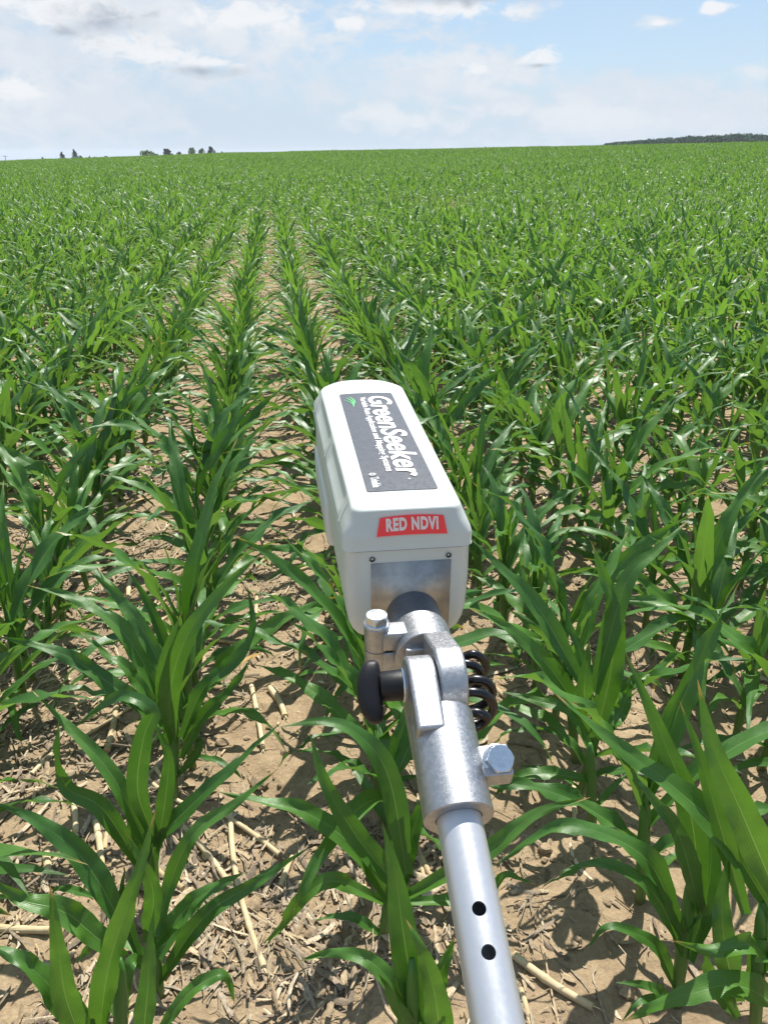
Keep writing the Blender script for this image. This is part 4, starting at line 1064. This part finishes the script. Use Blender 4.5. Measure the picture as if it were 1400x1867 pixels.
# hand knob: hub on the hinge axis and a rounded T bar
KC = np.array(fp(-0.0205, 0, 0)); kx = -pr
mb = turned([(0.0, 0.0105), (0.0012, 0.0110), (0.0020, 0.0104)], KC, kx, 40); mb.build('washer', ZINC, sensor, sharp=40)
knob = empty('hinge_knob'); knob.parent = sensor
mb = turned([(0.0015, 0.0085), (0.0020, 0.0098), (0.0150, 0.0092), (0.0160, 0.0084)], KC, kx, 40); mb.build('hub', BLACK, knob, sharp=40)
mb = MB(); L = []; kv = unit(pu * 0.45 + pa_ * 0.89); kw_ = np.cross(kx, kv)
for t in np.linspace(-1, 1, 25):
    e = math.sqrt(max(1 - abs(t) ** 3.2, 0.0)); ww = 0.0082 * (0.35 + 0.65 * e) * (1.0 if abs(t) < .98 else 0.6); th_ = 0.0066 * (0.30 + 0.70 * e) + 0.0010 * (1 - t * t)
    c_ = KC + kx * (0.0155 + 0.0072 - 0.0030 * t * t) + kv * (0.0196 * t - 0.0030); ph = np.arange(28) * 2 * math.pi / 28
    cs = np.sign(np.cos(ph)) * np.abs(np.cos(ph)) ** 0.7; sn = np.sign(np.sin(ph)) * np.abs(np.sin(ph)) ** 0.7
    L.append(c_ + cs[:, None] * kx * th_ + sn[:, None] * kw_ * ww)
mb.loft(L, True, True); mb.build('grip', BLACK, knob, sharp=60)
mb = turned([(0, 0.0045), (0.003, 0.0045), (0.0035, 0.003)], np.array(fb(0.0150, 0, 0)), X_, 6); mb.build('hinge_nut', ZINC, sensor, sharp=20)
# coiled cable from under the box to the sleeve
n = 260; t = np.linspace(0, 1, n); turns = 4.4
p0 = np.array(fb(0.0235, 0.034, -0.012)); p3 = np.array(pf(0.0245, 0.066, -0.018))
cen = p0 + (p3 - p0) * t[:, None] + np.array([0.002, 0, 0.004]) * np.sin(math.pi * t)[:, None]
dirc = unit(p3 - p0); e1 = unit(np.cross(dirc, Z_)); e2 = np.cross(e1, dirc)
q = 0.0116 * np.clip(np.minimum(t / 0.04, (1 - t) / 0.04), 0.0, 1)
th_ = 2 * math.pi * turns * (t + 0.025 * np.sin(9 * t)) + 0.6; q = q * (1 + 0.16 * np.sin(11 * t + 1)); cen = cen + np.array([0.0016, 0, -0.0010]) * np.sin(17 * t)[:, None]
P = cen + q[:, None] * (np.cos(th_)[:, None] * e1 + np.sin(th_)[:, None] * e2)
lead = np.array([(TR + 0.010, -0.002, -0.072), (TR + 0.018, -0.012, -0.080)]); tail = np.array([pf(0.018, 0.055, -0.024), pf(0.006, 0.02, -0.0235)])
mb = MB(); mb.tube(np.concatenate([lead, P, tail]), 0.0030, 12); mb.build('coiled_cable', CABLE, sensor)
HAZE = 0.0001
# ------------------------------------------------------------------ far trees beyond the crest
FOL = tint_material('tree_foliage', 0.8, spec=0.25)
BARK = simple('bark', (0.10, 0.075, 0.055), 0.9, 0, 3, 0.2, 0.5, 0.05)
def leaf_clumps(mb, centres, radii, n, size, col, r):
    """leaf-clump faces spread through the volume of several lobes"""
    for k in range(n):
        i = int(r.integers(len(centres))); v = r.normal(size=3); v /= np.linalg.norm(v)
        p = centres[i] + v * radii[i] * (0.55 + 0.5 * r.random())
        s_ = size * r.uniform(0.6, 1.5); a = unit(v + r.normal(size=3) * 0.6); b = unit(np.cross(a, r.normal(size=3))); c_ = np.cross(a, b)
        t = np.array(col) * r.uniform(0.65, 1.3)
        P = [p + b * s_, p + c_ * s_ * 0.8 + a * s_ * 0.25, p - b * s_ * 0.9, p - c_ * s_]
        mb.add(P, [(0, 1, 2, 3)], None, 0, t)
def crown_lobes(kind, h, w, r):
    if kind == 'conifer':
        zs = np.linspace(0.12, 0.97, 9) * h
        return [np.array([r.normal(0, 0.04) * w, r.normal(0, 0.04) * w, z]) for z in zs], [np.array([1, 1, 0.75]) * max(0.08 * w, (1 - z / h) ** 0.85 * w * 0.62) for z in zs]
    c_, q = [], []
    for k in range(9):
        a = r.uniform(0, 6.28); d = r.uniform(0.0, 0.36) * w; z = h * r.uniform(0.24, 0.82)
        c_.append(np.array([d * math.cos(a), d * math.sin(a), z])); q.append(np.array([1, 1, 0.8]) * min(w * r.uniform(0.18, 0.28), h - z, z))
    return c_, q
def tree_into(mb, base, kind, h, w, col, r, n=520):
    c_, q = crown_lobes(kind, h, w, r); c_ = [x + base for x in c_]
    leaf_clumps(mb, c_, q, n, 0.055 * (h + w) * 0.5, col, r)
TREE_GROUP = 'far trees beyond the crest of the field'
def tree(px, py_top, px_w, kind, dist, col, label, seed):
    """stands dist metres out; its top shows at px,py_top and its crown is px_w wide"""
    r = np.random.default_rng(seed); top = at(px, py_top, dist); gz = float(terrain(top[0], top[1])); h = top[2] - gz; w = px_w / FPX * dist * 0.95
    t = empty('conifer_tree' if kind == 'conifer' else 'broadleaf_tree', (top[0], top[1], gz))
    mb = MB(); tree_into(mb, np.zeros(3), kind, h, w, col, r); mb.build('crown', FOL, t, colour=True, smooth=False)
    mb = MB(); mb.tube([(0, 0, -0.2), (0.02 * h, 0, 0.25 * h), (0, 0.02 * h, 0.55 * h), (0, 0, 0.8 * h)], np.array([0.035, 0.027, 0.018, 0.006]) * h, 8)
    for k in range(4):
        a = r.uniform(0, 6.28); z = h * r.uniform(0.3, 0.5); d_ = np.array([math.cos(a), math.sin(a), 0.0])
        mb.tube([np.array([0, 0, z]), d_ * w * 0.15 + (0, 0, z + 0.1 * h), d_ * w * 0.3 + (0, 0, z + 0.22 * h)], np.array([0.016, 0.010, 0.004]) * h, 6)
    mb.build('trunk', BARK, t)
    tag(t, label, 'tree', TREE_GROUP)
DK, MD, LT = (0.024, 0.060, 0.034), (0.080, 0.155, 0.060), (0.165, 0.255, 0.095)
for k, a in enumerate([
    (77, 285.5, 7, 'conifer', 880, DK, 'tiny dark conifer standing alone at far left of the tree group'),
    (112, 276.5, 13, 'conifer', 880, DK, 'left one of the two dark pointed conifers on the skyline'),
    (135, 272.5, 15, 'conifer', 880, DK, 'taller right one of the two dark pointed conifers on the skyline'),
    (148, 282, 8, 'broad', 880, MD, 'small dark tree just right of the two conifers'),
    (163, 283.5, 6, 'conifer', 930, DK, 'first of the small trees dotted right of the conifers'),
    (171, 284.5, 5, 'broad', 930, DK, 'low dot of a tree between two other small ones right of the conifers'),
    (192, 283, 8, 'broad', 930, DK, 'small dark tree alone midway between conifers and pale bush'),
    (265, 272.5, 37, 'broad', 800, LT, 'wide low pale green tree on the skyline at left'),
    (286, 279, 7, 'broad', 820, MD, 'tiny tree beside the wide pale green tree'),
    (304, 269.5, 23, 'broad', 800, DK, 'round dark green tree right of the wide pale one'),
    (327, 275, 14, 'broad', 800, MD, 'low tree right of the round dark one on the skyline'),
    (350, 267, 19, 'broad', 770, LT, 'pale leaning tree left in the tallest skyline clump'),
    (366, 268.5, 15, 'broad', 790, MD, 'middle tree of the tallest skyline clump'),
    (385, 263.5, 15, 'broad', 770, DK, 'tall dark tree right in the tallest skyline clump'),
    (404, 275, 7, 'broad', 770, DK, 'tiny tree trailing right of the tallest skyline clump'),
    (885, 266.5, 8, 'broad', 800, DK, 'small dark tree top showing over the crest right of centre'),
    (905, 266.5, 7, 'broad', 800, MD, 'smaller tree top just right of another over the crest'),
]): tree(*a, 700 + k)
# the wood on the right reads as one mass
mb = MB(); r = np.random.default_rng(55)
for k in range(260):
    px = r.uniform(1104, 1560); dist = r.uniform(800, 960); s_ = (px - 1104) / 300
    ytop = np.interp(px, [1104, 1130, 1200, 1260, 1300, 1360, 1385, 1420, 1560], [262, 257.5, 251, 246, 245, 240, 243, 246, 250]) + r.normal(0, 0.8); top = at(px, ytop, dist)
    gz = float(terrain(top[0], top[1])); h = max(top[2] - gz, 5)
    col = np.array(DK) * r.uniform(1.2, 2.2) + np.array([0.004, 0.016, 0.006])
    tree_into(mb, np.array([top[0], top[1], gz]), 'broad', h, r.uniform(15, 24) / FPX * dist, col, r, 170)
    mb.tube([(top[0], top[1], gz - 0.2), (top[0], top[1], gz + h * 0.5)], [0.22, 0.12], 5, 1, c=(0.1, 0.08, 0.06))
    leaf_clumps(mb, [np.array([top[0] + r.normal(0, 3), top[1], gz + h * 0.16])], [np.array([5.0, 4.0, 0.2 * h])], 50, 1.1, col, r)
tag(mb.build('wood', [FOL, BARK], colour=True, smooth=False), 'dark far-off wood along the skyline at the right', 'wood', kind='stuff')
# utility pole far left
b = at(9, 282.5, 500); gz = float(terrain(b[0], b[1])); t = empty('utility_pole', (b[0], b[1], gz)); hh = b[2] - gz
mb = MB(); mb.tube([(0, 0, -0.3), (0, 0, hh)], [0.17, 0.12], 8); mb.build('post', BARK, t)
mb = MB(); mb.tube([(-1.4, 0, hh - 0.5), (1.4, 0, hh - 0.5)], 0.09, 6); mb.build('crossarm', BARK, t)
tag(t, 'faint utility pole with crossarm beyond the field at the left edge', 'utility pole')

# ------------------------------------------------------------------ the air: one closed box of thin even haze
mh = bpy.data.materials.new('haze'); mh.use_nodes = True; mh.node_tree.nodes.clear(); N = Nodes(mh.node_tree)
ho = N.n('ShaderNodeOutputMaterial'); pv = N.n('ShaderNodeVolumePrincipled'); N.link(pv.outputs[0], ho.inputs['Volume'])
pv.inputs['Color'].default_value = (0.86, 0.92, 1.0, 1); pv.inputs['Density'].default_value = HAZE; pv.inputs['Anisotropy'].default_value = 0.2
mb = MB(); hb = 7000.0; lo_, hi_ = boxpts(-hb, hb, -hb, hb, float(GZ.min()) - 1.0, 60.0); mb.loft([lo_, hi_], True, True)
tag(mb.build('haze', mh, smooth=False), 'thin pale summer haze over the field', 'haze', kind='stuff')
